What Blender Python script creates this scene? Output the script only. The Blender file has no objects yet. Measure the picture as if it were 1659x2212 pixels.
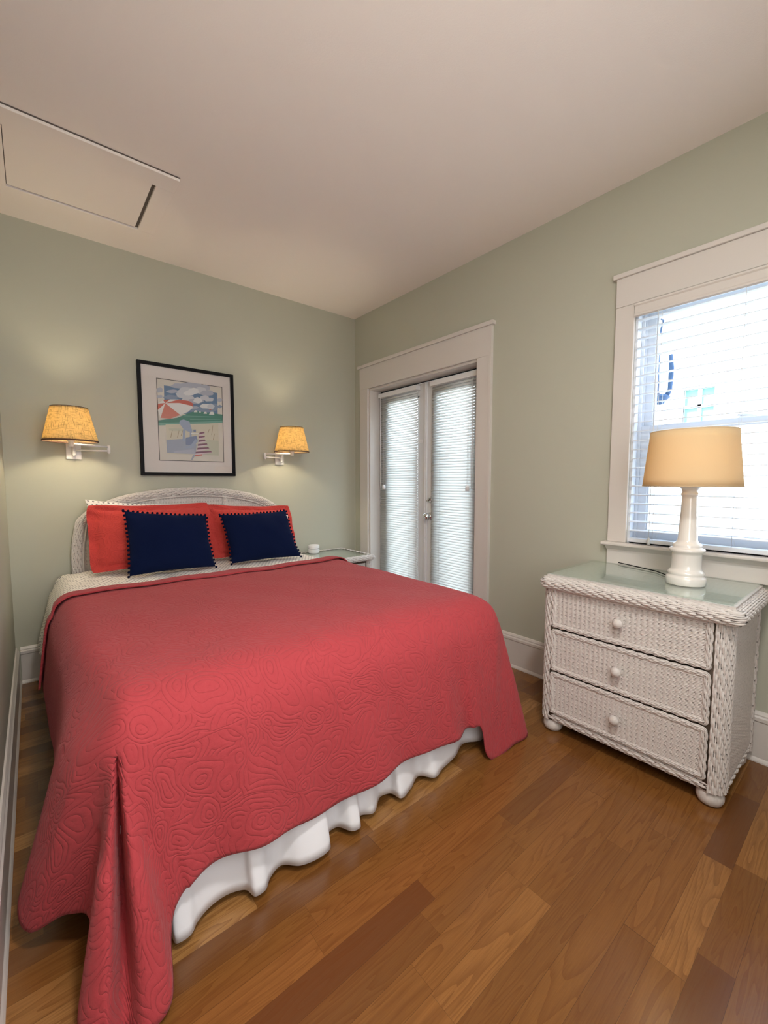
import bpy, bmesh, math, random
import numpy as np
from mathutils import Vector, Matrix
random.seed(4); rng = np.random.default_rng(4)
PI = math.pi
C = bpy.context.scene.collection

# ------------------------------------------------------------------ camera, world, light, exposure
sc = bpy.context.scene
sc.view_settings.view_transform = 'Standard'; sc.view_settings.look = 'None'
sc.view_settings.exposure = 1.44; sc.view_settings.gamma = 1.0
try: sc.view_settings.use_curve_mapping = False
except Exception: pass
cd = bpy.data.cameras.new('camera'); cam = bpy.data.objects.new('camera', cd); C.objects.link(cam)
cd.sensor_fit = 'HORIZONTAL'; cd.sensor_width = 36.0; cd.lens = 912.0/1659.0*36.0
cd.clip_start = 0.02; cd.clip_end = 200
cam.location = (-2.3953, -3.3170, 1.2235)
cam.rotation_euler = (math.radians(90-4.139), 0, math.radians(50.3-90))
sc.camera = cam

SKY = 2.6; FILL = 7.5; DOWN = 12.5
world = bpy.data.worlds.new('sky'); sc.world = world; world.use_nodes = True
wn = world.node_tree; bg = wn.nodes['Background']
tc = wn.nodes.new('ShaderNodeTexCoord'); sx = wn.nodes.new('ShaderNodeSeparateXYZ'); rp = wn.nodes.new('ShaderNodeValToRGB')
wn.links.new(tc.outputs['Generated'], sx.inputs[0]); wn.links.new(sx.outputs['Z'], rp.inputs[0]); wn.links.new(rp.outputs[0], bg.inputs[0])
rp.color_ramp.elements[0].position = 0.0; rp.color_ramp.elements[0].color = (0.90, 0.95, 1.0, 1)
rp.color_ramp.elements[1].position = 0.7; rp.color_ramp.elements[1].color = (0.66, 0.82, 1.0, 1)
bg.inputs[1].default_value = SKY

def light(name, kind, loc, energy, color, **kw):
    l = bpy.data.lights.new(name, kind); l.energy = energy; l.color = color
    for k, v in kw.items(): setattr(l, k, v)
    o = bpy.data.objects.new(name, l); o.location = loc; C.objects.link(o); return o
sun = light('sun', 'SUN', (0, 0, 10), 3.5, (1.0, 0.95, 0.86), angle=0.01)
sun.rotation_euler = Vector((0.62, -0.20, -0.74)).to_track_quat('-Z', 'Y').to_euler()
# fill light set in an added, unseen window behind the camera
fill = light('added_window_fill', 'AREA', (-1.83, -3.665, 1.50), FILL, (0.97, 0.97, 1.0), shape='RECTANGLE', size=1.06, size_y=1.18)
fill.rotation_euler = (math.radians(90), 0, 0)
down = light('added_top_fill', 'AREA', (-1.95, -3.30, 2.705), DOWN, (1.0, 0.95, 0.91), shape='DISK', size=0.26)  # added fill from above; its ceiling fixture is made up
# portals in the window and the glazed doors help the sky light find its way in
for nm, y0, y1, z0, z1 in (('window_portal', -3.30, -2.43, 0.93, 2.10), ('door_portal', -1.45, -0.22, 0.05, 2.05)):
    p = light(nm, 'AREA', (0.22, (y0+y1)/2, (z0+z1)/2), 1.0, (1, 1, 1), shape='RECTANGLE', size=z1-z0, size_y=y1-y0)
    p.rotation_euler = (0, math.radians(90), 0)     # -Z axis -> -X
    p.data.cycles.is_portal = True

# ------------------------------------------------------------------ materials
def srgb(r, g, b):
    f = lambda c: (c/255)/12.92 if c <= 10 else (((c/255)+0.055)/1.055)**2.4
    return (f(r), f(g), f(b), 1)
class NT:
    def __init__(s, name, **kw):
        s.m = bpy.data.materials.new(name); s.m.use_nodes = True; s.t = s.m.node_tree; s.n = s.t.nodes
        s.b = s.n['Principled BSDF']; s.out = s.n['Material Output']
        s.set(**kw)
    def set(s, col=None, rough=None, spec=None, metal=None, sheen=None, coat=None, trans=None):
        b = s.b.inputs
        if col is not None: b['Base Color'].default_value = col if len(col) == 4 else (*col, 1)
        if rough is not None: b['Roughness'].default_value = rough
        if spec is not None: b['Specular IOR Level'].default_value = spec
        if metal is not None: b['Metallic'].default_value = metal
        if sheen is not None: b['Sheen Weight'].default_value = sheen
        if coat is not None: b['Coat Weight'].default_value = coat; b['Coat Roughness'].default_value = 0.15
        if trans is not None: b['Transmission Weight'].default_value = trans
    def add(s, typ, **kw):
        n = s.n.new(typ)
        for k, v in kw.items():
            if k.startswith('i_'):
                key = k[2:]; key = int(key) if key.isdigit() else key.replace('_', ' ')
                n.inputs[key].default_value = v
            else: setattr(n, k, v)
        return n
    def link(s, a, ao, b, bi): s.t.links.new(a.outputs[ao], b.inputs[bi])
    def math(s, op, a, b=None, c=None):
        n = s.n.new('ShaderNodeMath'); n.operation = op
        for i, v in enumerate((a, b, c)):
            if v is None: continue
            if isinstance(v, (int, float)): n.inputs[i].default_value = v
            else: s.t.links.new(v, n.inputs[i])
        return n.outputs[0]
    def mix(s, f, a, b, blend='MIX'):
        n = s.n.new('ShaderNodeMix'); n.data_type = 'RGBA'; n.blend_type = blend
        for i, v in ((0, f), (6, a), (7, b)):
            if isinstance(v, (int, float)): n.inputs[i].default_value = v
            elif isinstance(v, tuple): n.inputs[i].default_value = v
            else: s.t.links.new(v, n.inputs[i])
        return n.outputs[2]
    def ramp(s, f, *stops):
        n = s.n.new('ShaderNodeValToRGB'); s.t.links.new(f, n.inputs[0]); e = n.color_ramp.elements
        while len(e) < len(stops): e.new(0.5)
        for i, (p, c) in enumerate(stops): e[i].position = p; e[i].color = c if len(c) == 4 else (*c, 1)
        return n.outputs[0]
    def bump(s, h, strength=0.3, dist=0.002, nrm=None):
        n = s.n.new('ShaderNodeBump'); n.inputs['Strength'].default_value = strength; n.inputs['Distance'].default_value = dist
        s.t.links.new(h, n.inputs['Height'])
        if nrm is not None: s.t.links.new(nrm, n.inputs['Normal'])
        s.t.links.new(n.outputs[0], s.b.inputs['Normal']); return n.outputs[0]
    def noise(s, vec, scale, detail=3, rough=0.5, dist=0.0):
        n = s.add('ShaderNodeTexNoise', i_Scale=scale, i_Detail=detail, i_Roughness=rough, i_Distortion=dist)
        if vec is not None: s.t.links.new(vec, n.inputs['Vector'])
        return n.outputs['Fac']
    def obj(s): return s.add('ShaderNodeTexCoord').outputs['Object']
    def uv(s): return s.add('ShaderNodeTexCoord').outputs['UV']
    def mapping(s, vec, scale=(1, 1, 1), rot=(0, 0, 0), loc=(0, 0, 0)):
        n = s.add('ShaderNodeMapping'); n.inputs['Scale'].default_value = scale; n.inputs['Rotation'].default_value = rot
        n.inputs['Location'].default_value = loc; s.t.links.new(vec, n.inputs['Vector']); return n.outputs[0]

def paint(name, col, rough=0.6, bs=0.15, scale=350, spec=0.35):
    t = NT(name, col=col, rough=rough, spec=spec); t.bump(t.noise(t.obj(), scale, 2), bs, 0.0006); return t.m
M = {}
M['wall'] = paint('sage_wall_paint', srgb(184, 184, 168), 0.75, 0.25, 260)
M['ceiling'] = paint('ceiling_paint', srgb(240, 231, 224), 0.9, 0.5, 180)
M['trim'] = paint('trim_paint', srgb(214, 208, 202), 0.35, 0.06, 60, 0.5)
M['wicker_hole_shade'] = NT('weave_hole_shade', col=(0.09, 0.065, 0.045), rough=0.9).m  # dark backing colour stands in for the shade inside the weave holes
M['door'] = paint('door_paint', srgb(222, 222, 222), 0.35, 0.05, 60, 0.5)
M['vinyl'] = paint('window_vinyl', srgb(225, 230, 238), 0.35, 0.02, 60, 0.5)
M['dark'] = NT('gasket_and_gap_shade', col=(0.01, 0.01, 0.012), rough=0.7).m
M['black'] = NT('black_frame', col=(0.004, 0.0045, 0.006), rough=0.55, spec=0.15).m
M['white_metal'] = NT('white_metal', col=(0.80, 0.78, 0.76), rough=0.35).m
M['white_plastic'] = NT('white_plastic', col=(0.82, 0.82, 0.82), rough=0.4).m
M['chrome'] = NT('chrome', col=(0.75, 0.75, 0.75), rough=0.12, metal=1.0).m
M['cord'] = NT('cord_white', col=(0.75, 0.75, 0.73), rough=0.7).m
M['ceramic'] = NT('glazed_ceramic', col=(0.80, 0.77, 0.72), rough=0.12, coat=0.6).m
M['mat_board'] = paint('mat_board', srgb(224, 214, 210), 0.9, 0.1, 500)

# wicker: off-white brushed paint over woven cane
t = NT('white_wicker', col=srgb(214, 208, 202), rough=0.5, spec=0.35)
n1 = t.noise(t.obj(), 90, 3); c = t.ramp(n1, (0.3, srgb(200, 194, 188)), (0.65, srgb(214, 208, 203)))
t.t.links.new(c, t.b.inputs['Base Color']); t.bump(t.noise(t.obj(), 700, 2), 0.3, 0.0006)
M['wicker'] = t.m

# floor boards along X
t = NT('oak_floor', rough=0.3, spec=0.5)
geo = t.add('ShaderNodeNewGeometry'); pos = geo.outputs['Position']
sp = t.add('ShaderNodeSeparateXYZ'); t.t.links.new(pos, sp.inputs[0])
PW = 0.0765
row = t.math('FLOOR', t.math('DIVIDE', sp.outputs['Y'], PW))
fy = t.math('FRACT', t.math('DIVIDE', sp.outputs['Y'], PW))
wn1 = t.add('ShaderNodeTexWhiteNoise', noise_dimensions='1D'); t.t.links.new(row, wn1.inputs['W'])
xs = t.math('ADD', t.math('DIVIDE', sp.outputs['X'], 0.62), t.math('MULTIPLY', wn1.outputs['Value'], 7.3))
# vary board length by warping x
xw = t.math('ADD', xs, t.math('MULTIPLY', t.math('SINE', t.math('ADD', t.math('MULTIPLY', xs, 2.1), row)), 0.28))
col_i = t.math('FLOOR', xw); fx = t.math('FRACT', xw)
cmb = t.add('ShaderNodeCombineXYZ'); t.t.links.new(row, cmb.inputs[0]); t.t.links.new(col_i, cmb.inputs[1])
wn2 = t.add('ShaderNodeTexWhiteNoise', noise_dimensions='3D'); t.t.links.new(cmb.outputs[0], wn2.inputs['Vector'])
tone = wn2.outputs['Value']
off = t.add('ShaderNodeVectorMath', operation='SCALE'); t.t.links.new(wn2.outputs['Color'], off.inputs[0]); off.inputs['Scale'].default_value = 20.0
av = t.add('ShaderNodeVectorMath', operation='ADD'); t.t.links.new(pos, av.inputs[0]); t.t.links.new(off.outputs[0], av.inputs[1])
gv = t.mapping(av.outputs[0], scale=(0.9, 9.0, 1.0))
wob = t.noise(gv, 1.6, 2, 0.5, 0.4)
rings = t.math('FRACT', t.math('MULTIPLY', wob, 13.0))
rings = t.math('POWER', rings, 2.2)
fine = t.noise(t.mapping(av.outputs[0], scale=(6, 160, 1)), 2.5, 3, 0.6)
base = t.ramp(tone, (0.0, srgb(102, 65, 35)), (0.3, srgb(124, 82, 39)), (0.75, srgb(140, 94, 47)), (1.0, srgb(166, 121, 70)))
c1 = t.mix(t.math('MULTIPLY', rings, 0.5), base, srgb(100, 58, 26))
c2 = t.mix(t.math('MULTIPLY', t.math('SUBTRACT', fine, 0.35), 0.9), c1, srgb(92, 54, 24))
seam = t.math('MAXIMUM', t.math('LESS_THAN', fy, 0.012), t.math('LESS_THAN', fx, 0.0016))
c3 = t.mix(t.math('MULTIPLY', seam, 0.65), c2, (0.05, 0.025, 0.01, 1))
t.t.links.new(c3, t.b.inputs['Base Color'])
rg = t.math('ADD', 0.12, t.math('MULTIPLY', t.noise(pos, 7, 3), 0.18)); t.t.links.new(rg, t.b.inputs['Roughness'])
hh = t.math('SUBTRACT', t.math('MULTIPLY', fine, 0.25), t.math('MULTIPLY', seam, 1.0))
hh = t.math('ADD', hh, t.math('MULTIPLY', t.noise(pos, 9, 2), 0.9))
t.bump(hh, 0.12, 0.002)
M['floor'] = t.m

def quilt_mat(name, col, col2, scale=1.0, strength=0.9):
    t = NT(name, rough=0.85, spec=0.2, sheen=0.12)
    t.b.inputs['Sheen Roughness'].default_value = 0.5
    t.b.inputs['Sheen Tint'].default_value = (1.0, 0.75, 0.75, 1)
    uv = t.uv()
    nz = t.add('ShaderNodeTexNoise', i_Scale=5.5*scale, i_Detail=1.5); t.t.links.new(uv, nz.inputs['Vector'])
    sub = t.add('ShaderNodeVectorMath', operation='SUBTRACT'); t.t.links.new(nz.outputs['Color'], sub.inputs[0]); sub.inputs[1].default_value = (0.5, 0.5, 0.5)
    scl = t.add('ShaderNodeVectorMath', operation='SCALE'); t.t.links.new(sub.outputs[0], scl.inputs[0]); scl.inputs['Scale'].default_value = 0.19/scale
    ad = t.add('ShaderNodeVectorMath', operation='ADD'); t.t.links.new(uv, ad.inputs[0]); t.t.links.new(scl.outputs[0], ad.inputs[1])
    vo = t.add('ShaderNodeTexVoronoi', i_Scale=6.2*scale); vo.voronoi_dimensions = '2D'; vo.feature = 'F1'
    t.t.links.new(ad.outputs[0], vo.inputs['Vector'])
    d = vo.outputs['Distance']
    ln = t.math('ABSOLUTE', t.math('SINE', t.math('MULTIPLY', d, 31.0)))
    ln = t.math('POWER', ln, 0.35)
    # keep line groups only in some rings, fine stipple elsewhere
    band = t.math('GREATER_THAN', t.math('SINE', t.math('MULTIPLY', d, 9.0)), 0.0)
    vo2 = t.add('ShaderNodeTexVoronoi', i_Scale=11*scale); vo2.voronoi_dimensions = '2D'; vo2.feature = 'F1'
    t.t.links.new(ad.outputs[0], vo2.inputs['Vector'])
    st = t.math('POWER', t.math('ABSOLUTE', t.math('SINE', t.math('MULTIPLY', vo2.outputs['Distance'], 17.0))), 0.33)
    h = t.math('ADD', t.math('MULTIPLY', ln, band), t.math('MULTIPLY', st, t.math('SUBTRACT', 1.0, band)))
    puck = t.noise(uv, 70*scale, 3, 0.6)
    h2 = t.math('ADD', h, t.math('MULTIPLY', puck, 0.7))
    h3 = t.math('ADD', h2, t.math('MULTIPLY', t.noise(uv, 900, 1), 0.12))
    t.bump(h3, strength*0.8, 0.0032)
    cc = t.mix(t.math('MULTIPLY', puck, 0.8), col, col2)
    t.t.links.new(cc, t.b.inputs['Base Color'])
    return t.m
M['quilt'] = quilt_mat('coral_quilted_cotton', srgb(176, 67, 72), srgb(164, 56, 62))
M['sham'] = quilt_mat('coral_sham_cotton', srgb(206, 74, 68), srgb(194, 62, 56), 1.35, 1.0)

t = NT('navy_cotton', col=(0.0035, 0.008, 0.036), rough=0.95, spec=0.08, sheen=0.05)
t.b.inputs['Sheen Tint'].default_value = (0.3, 0.45, 0.9, 1)
t.bump(t.math('ADD', t.noise(t.uv(), 14, 3), t.math('MULTIPLY', t.noise(t.uv(), 500, 1), 0.1)), 0.5, 0.004); M['navy'] = t.m
M['pom'] = NT('navy_pompom', col=(0.004, 0.007, 0.028), rough=1.0, spec=0.05).m

def printed(name):
    t = NT(name, rough=0.85, spec=0.2)
    uv = t.uv(); mp = t.mapping(uv, scale=(1/0.026, 1/0.021, 1)); s_ = t.add('ShaderNodeSeparateXYZ'); t.t.links.new(mp, s_.inputs[0])
    r = t.math('FLOOR', s_.outputs['Y'])
    xo = t.math('ADD', s_.outputs['X'], t.math('MULTIPLY', t.math('MODULO', t.math('ABSOLUTE', r), 2.0), 0.5))
    ax = t.math('ABSOLUTE', t.math('SUBTRACT', t.math('FRACT', xo), 0.5)); ay = t.math('ABSOLUTE', t.math('SUBTRACT', t.math('FRACT', s_.outputs['Y']), 0.5))
    dia = t.math('LESS_THAN', t.math('ADD', ax, ay), 0.27); core = t.math('GREATER_THAN', t.math('ADD', ax, t.math('MULTIPLY', ay, 0.4)), 0.05)
    wnr = t.add('ShaderNodeTexWhiteNoise', noise_dimensions='2D')
    cb = t.add('ShaderNodeCombineXYZ'); t.t.links.new(t.math('FLOOR', xo), cb.inputs[0]); t.t.links.new(r, cb.inputs[1]); t.t.links.new(cb.outputs[0], wnr.inputs['Vector'])
    k = t.math('MULTIPLY', t.math('MULTIPLY', dia, core), t.math('ADD', 0.72, t.math('MULTIPLY', wnr.outputs['Value'], 0.28)))
    cc = t.mix(k, srgb(243, 238, 232), srgb(42, 44, 64)); t.t.links.new(cc, t.b.inputs['Base Color'])
    t.bump(t.noise(uv, 16, 3), 0.35, 0.006); return t.m
M['printed'] = printed('printed_sheet_cotton')
t = NT('white_skirt_cotton', col=srgb(232, 234, 238), rough=0.9, spec=0.2); t.bump(t.noise(t.obj(), 600, 2), 0.15, 0.0005); M['skirt'] = t.m
M['mattress'] = NT('mattress_ticking', col=(0.7, 0.7, 0.68), rough=0.9).m

def glassy(name, tint=(1, 1, 1, 1), rough=0.0, ior=1.5):
    t = NT(name); t.n.remove(t.b)
    tr = t.add('ShaderNodeBsdfTransparent'); tr.inputs[0].default_value = tint
    gl = t.add('ShaderNodeBsdfGlossy'); gl.inputs['Roughness'].default_value = rough; gl.inputs[0].default_value = (1, 1, 1, 1)
    lw = t.add('ShaderNodeLayerWeight'); lw.inputs['Blend'].default_value = 0.5; r0 = ((ior-1)/(ior+1))**2
    fr = t.math('ADD', r0, t.math('MULTIPLY', t.math('POWER', lw.outputs['Facing'], 5.0), 1-r0)).node
    mx = t.add('ShaderNodeMixShader'); t.link(fr, 0, mx, 0); t.link(tr, 0, mx, 1); t.link(gl, 0, mx, 2); t.link(mx, 0, t.out, 0)
    return t.m
M['glass'] = glassy('window_glass', (0.96, 0.98, 1, 1), ior=1.2)
M['picture_glass'] = glassy('picture_glass', (0.97, 0.98, 0.98, 1), ior=1.45)
M['top_glass'] = glassy('table_glass', (0.90, 0.95, 0.93, 1), 0.03, 1.6)

def translucent(name, col, tcol, fac, weave=None, rough=0.8):
    t = NT(name); t.n.remove(t.b)
    di = t.add('ShaderNodeBsdfDiffuse'); tl = t.add('ShaderNodeBsdfTranslucent'); di.inputs[0].default_value = col; tl.inputs[0].default_value = tcol
    mx = t.add('ShaderNodeMixShader'); mx.inputs[0].default_value = fac
    t.link(di, 0, mx, 1); t.link(tl, 0, mx, 2); t.link(mx, 0, t.out, 0)
    if weave:
        uv = t.uv()
        a = t.noise(t.mapping(uv, scale=(1, 9, 1), rot=(0, 0, weave)), 26, 3, 0.6); b = t.noise(t.mapping(uv, scale=(9, 1, 1), rot=(0, 0, weave)), 26, 3, 0.6)
        m_ = t.math('MINIMUM', a, b)
        f = t.ramp(m_, (0.34, (0, 0, 0)), (0.47, (1, 1, 1)))
        cc = t.mix(f, tuple(x*0.42 for x in tcol[:3])+(1,), tcol); t.t.links.new(cc, tl.inputs[0])
        cd_ = t.mix(f, tuple(x*0.55 for x in col[:3])+(1,), col); t.t.links.new(cd_, di.inputs[0])
    return t.m
M['shade_linen'] = translucent('burlap_shade', srgb(210, 190, 152), srgb(244, 220, 168), 0.58, weave=0.35)
M['shade_cream'] = translucent('cream_shade', srgb(230, 212, 176), srgb(240, 212, 160), 0.40)
M['shade_lining'] = translucent('shade_lining', (0.85, 0.82, 0.72, 1), (0.85, 0.8, 0.68, 1), 0.5)
M['shade_trim'] = NT('brown_shade_tape', col=srgb(92, 66, 50), rough=0.8).m
M['mini_slat'] = translucent('vinyl_mini_slat', (0.84, 0.85, 0.84, 1), (0.90, 0.92, 0.92, 1), 0.38)
M['slat'] = translucent('faux_wood_slat', (0.80, 0.84, 0.90, 1), (0.8, 0.85, 0.95, 1), 0.08)
def emit(name, col, s):
    t = NT(name); t.n.remove(t.b); e = t.add('ShaderNodeEmission'); e.inputs[0].default_value = col; e.inputs[1].default_value = s; t.link(e, 0, t.out, 0); return t.m
M['bulb'] = emit('lit_bulb', (1.0, 0.82, 0.5, 1), 5.0)

# ------------------------------------------------------------------ helpers
def tag(o, label=None, cat=None, group=None, kind=None):
    if label: o['label'] = label
    if cat: o['category'] = cat
    if group: o['group'] = group
    if kind: o['kind'] = kind
    return o
def empty(name, loc=(0, 0, 0), label=None, cat=None, group=None, kind=None, rz=0):
    o = bpy.data.objects.new(name, None); o.empty_display_size = 0.05; C.objects.link(o); o.location = loc; o.rotation_euler = (0, 0, rz)
    return tag(o, label, cat, group, kind)
def place(o, parent, loc):
    """mesh verts are given in the parent's frame when parented"""
    if parent is not None: o.parent = parent
    o.location = loc
class MB:
    def __init__(s): s.v = []; s.f = []; s.mi = []; s.sm = []
    def add(s, vs, fs, mi=0, smooth=False):
        k = len(s.v); s.v += [tuple(v) for v in vs]; s.f += [tuple(i+k for i in f) for f in fs]; s.mi += [mi]*len(fs); s.sm += [smooth]*len(fs); return s
    def box(s, x0, x1, y0, y1, z0, z1, mi=0):
        vs = [(x, y, z) for z in (z0, z1) for y in (y0, y1) for x in (x0, x1)]
        return s.add(vs, [(0, 2, 3, 1), (4, 5, 7, 6), (0, 1, 5, 4), (2, 6, 7, 3), (0, 4, 6, 2), (1, 3, 7, 5)], mi)
    def tube(s, pts, r, n=10, mi=0, cap=True):
        pts = [Vector(p) for p in pts]; vs = []; prev = None
        rs = r if hasattr(r, '__len__') else [r]*len(pts)
        for i, p in enumerate(pts):
            d = (pts[min(i+1, len(pts)-1)]-pts[max(i-1, 0)]).normalized()
            a = prev if prev is not None else (Vector((0, 0, 1)) if abs(d.z) < .9 else Vector((1, 0, 0)))
            u = (a - d*a.dot(d)).normalized(); w = d.cross(u); prev = u
            vs += [p+(u*math.cos(2*PI*k/n)+w*math.sin(2*PI*k/n))*rs[i] for k in range(n)]
        fs = [(i*n+k, i*n+(k+1) % n, (i+1)*n+(k+1) % n, (i+1)*n+k) for i in range(len(pts)-1) for k in range(n)]
        if cap: fs += [tuple(range(n))[::-1], tuple((len(pts)-1)*n+k for k in range(n))]
        return s.add(vs, fs, mi, True)
    def lathe(s, prof, cx=0, cy=0, n=40, mi=0, axis='z'):
        vs = []
        for r, z in prof:
            for k in range(n):
                a = 2*PI*k/n
                if axis == 'z': vs.append((cx+r*math.cos(a), cy+r*math.sin(a), z))
                elif axis == 'x': vs.append((z, cx+r*math.cos(a), cy+r*math.sin(a)))
                else: vs.append((cx+r*math.cos(a), z, cy+r*math.sin(a)))
        m = len(prof)
        fs = [(i*n+k, i*n+(k+1) % n, (i+1)*n+(k+1) % n, (i+1)*n+k) for i in range(m-1) for k in range(n)]
        return s.add(vs, fs, mi, True)
    def extr(s, prof, a, b, axis, mi=0):
        """closed 2D profile extruded along an axis from a to b. axis y: prof=(x,z); axis x: prof=(y,z); axis z: (x,y)"""
        n = len(prof); vs = []
        for t_ in (a, b):
            for p, q in prof: vs.append({'y': (p, t_, q), 'x': (t_, p, q), 'z': (p, q, t_)}[axis])
        fs = [(k, (k+1) % n, n+(k+1) % n, n+k) for k in range(n)]+[tuple(range(n))[::-1], tuple(range(n, 2*n))]
        return s.add(vs, fs, mi)
    def build(s, name, mats, parent=None, loc=(0, 0, 0), bevel=0, seg=2, fix=True, auto=True):
        me = bpy.data.meshes.new(name); me.from_pydata([tuple(v) for v in s.v], [], s.f)
        for m in (mats if isinstance(mats, (list, tuple)) else [mats]): me.materials.append(m)
        me.polygons.foreach_set('material_index', s.mi); me.polygons.foreach_set('use_smooth', s.sm); me.update()
        if fix:
            bm = bmesh.new(); bm.from_mesh(me); bmesh.ops.recalc_face_normals(bm, faces=bm.faces); bm.to_mesh(me); bm.free()
        o = bpy.data.objects.new(name, me); C.objects.link(o); place(o, parent, loc)
        if bevel:
            b = o.modifiers.new('bevel', 'BEVEL'); b.width = bevel; b.segments = seg; b.limit_method = 'ANGLE'; b.angle_limit = math.radians(40)
        return o
def grids(name, parts, mat, parent=None, smooth=True, loc=(0, 0, 0), flip=False):
    """parts: list of (P (n,m,3), uv or None, close_i, close_j[, hole mask per vertex])"""
    vs = []; fs = []; uvs = []; k = 0
    for part in parts:
        P, uv, ci, cj = part[:4]; hole = part[4] if len(part) > 4 else None
        n, m = P.shape[:2]; idx = np.arange(n*m).reshape(n, m)+k
        if ci: idx = np.vstack([idx, idx[:1]])
        if cj: idx = np.hstack([idx, idx[:, :1]])
        f = np.stack([idx[:-1, :-1], idx[:-1, 1:], idx[1:, 1:], idx[1:, :-1]], -1).reshape(-1, 4)
        if hole is not None:
            hv = hole.ravel(); f = f[hv[f-k].sum(1) < 3]
        if flip: f = f[:, ::-1]
        vs.append(P.reshape(-1, 3)); fs.append(f); uvs.append((uv if uv is not None else P[..., :2]).reshape(-1, 2)); k += n*m
    V = np.concatenate(vs).astype(np.float32); F = np.concatenate(fs).astype(np.int32); U = np.concatenate(uvs).astype(np.float32)
    me = bpy.data.meshes.new(name); me.vertices.add(len(V)); me.vertices.foreach_set('co', V.ravel())
    me.loops.add(F.size); me.loops.foreach_set('vertex_index', F.ravel())
    me.polygons.add(len(F)); me.polygons.foreach_set('loop_start', np.arange(0, F.size, 4, dtype=np.int32)); me.polygons.foreach_set('loop_total', np.full(len(F), 4, dtype=np.int32))
    me.polygons.foreach_set('use_smooth', np.full(len(F), smooth))
    ul = me.uv_layers.new(name='UVMap'); ul.data.foreach_set('uv', U[F.ravel()].ravel())
    me.materials.append(mat); me.update(calc_edges=True); me.validate()
    o = bpy.data.objects.new(name, me); C.objects.link(o); place(o, parent, loc); return o
def hermite(S, X, q):
    """smooth interpolation through control points"""
    S = np.asarray(S, float); X = np.asarray(X, float); q = np.asarray(q, float)
    d = np.gradient(X, S, axis=0) if X.ndim == 1 else np.stack([np.gradient(X[:, k], S) for k in range(X.shape[1])], 1)
    i = np.clip(np.searchsorted(S, q)-1, 0, len(S)-2); h = S[i+1]-S[i]; t_ = (q-S[i])/h
    if X.ndim > 1: h = h[:, None]; t_ = t_[:, None]
    h00 = 2*t_**3-3*t_**2+1; h10 = t_**3-2*t_**2+t_; h01 = -2*t_**3+3*t_**2; h11 = t_**3-t_**2
    return h00*X[i]+h10*h*d[i]+h01*X[i+1]+h11*h*d[i+1]

# woven surfaces -----------------------------------------------------
def rib_weave(u, v, A=0.0035, pitch=0.021, row=0.0056):
    r = np.floor(v/row); fv = v/row-r; R = 0.5+0.5*np.cos(2*PI*(u/pitch+0.07*(r % 2)))
    prof = np.sqrt(np.clip(1-(2*fv-1)**2, 0, 1))
    return A*(0.8*R**0.7+(1.25-1.1*R)*(prof-0.6)), (prof < 0.72) & (R < 0.47)
def plait(s, t, A=0.004, w=0.0075, L=0.045):
    """long strands laid along s, w wide, floating over and under with a staggered step"""
    tt = t+0.10*s*0; r = np.floor(tt/w); fv = tt/w-r
    ph = s/L+r*0.36; c = 0.5+0.5*np.cos(2*PI*ph)
    prof = np.sqrt(np.clip(1-(2*fv-1)**2, 0, 1))
    return A*(prof*(0.7+0.5*c)-0.9*(1-c)**3), (prof < 0.82) & (c < 0.40)
def sweep(path, N, B, prof, A=0.004, w=0.0075, L=0.045, closed=False, skew=0.0):
    """path (n,3); N,B (n,3) frame vectors; prof (m,2) open profile in (N,B) with normals outward; plaited relief"""
    seg = np.linalg.norm(np.diff(path, axis=0), axis=1); s = np.concatenate([[0], np.cumsum(seg)])
    ps = np.concatenate([[0], np.cumsum(np.linalg.norm(np.diff(prof, axis=0), axis=1))])
    tg = np.gradient(prof, axis=0); tg /= np.linalg.norm(tg, axis=1)[:, None]+1e-9; nr = np.stack([tg[:, 1], -tg[:, 0]], 1)
    S, T = np.meshgrid(s, ps, indexing='ij'); h, hole = plait(S, T+skew*S, A, w, L)
    a = prof[None, :, 0]+h*nr[None, :, 0]; b = prof[None, :, 1]+h*nr[None, :, 1]
    P = path[:, None, :]+a[..., None]*N[:, None, :]+b[..., None]*B[:, None, :]
    if A == 0: hole[:] = False
    return P, np.stack([S, T], -1), hole
def sweep_core(path, N, B, prof, off):
    tg = np.gradient(prof, axis=0); tg /= np.linalg.norm(tg, axis=1)[:, None]+1e-9; pr = prof-off*np.stack([tg[:, 1], -tg[:, 0]], 1)
    pr = pr[::6]; p = path[::4]; return (p[:, None, :]+pr[None, :, :1]*N[::4][:, None, :]+pr[None, :, 1:]*B[::4][:, None, :], np.zeros((len(p), len(pr), 2)), False, False)
def arc_prof(r0, r1, a0, a1, n=40, c=(0, 0)):
    a = np.linspace(a0, a1, n); return np.stack([c[0]+r0*np.cos(a), c[1]+r1*np.sin(a)], 1)
def rect_loop(x0, x1, y0, y1, rad, step=0.004):
    """rounded rectangle, counter-clockwise; returns points and outward normals"""
    pts = []; nr = []
    def line(p, q, n_):
        k = max(2, int(np.hypot(q[0]-p[0], q[1]-p[1])/step))
        for i in range(k): f = i/k; pts.append((p[0]+(q[0]-p[0])*f, p[1]+(q[1]-p[1])*f)); nr.append(n_)
    def arc(c, a0):
        k = 10
        for i in range(k): a = a0+PI/2*i/k; pts.append((c[0]+rad*math.cos(a), c[1]+rad*math.sin(a))); nr.append((math.cos(a), math.sin(a)))
    line((x0+rad, y0), (x1-rad, y0), (0, -1)); arc((x1-rad, y0+rad), -PI/2)
    line((x1, y0+rad), (x1, y1-rad), (1, 0)); arc((x1-rad, y1-rad), 0)
    line((x1-rad, y1), (x0+rad, y1), (0, 1)); arc((x0+rad, y1-rad), PI/2)
    line((x0, y1-rad), (x0, y0+rad), (-1, 0)); arc((x0+rad, y0+rad), PI)
    return np.array(pts), np.array(nr)
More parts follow.
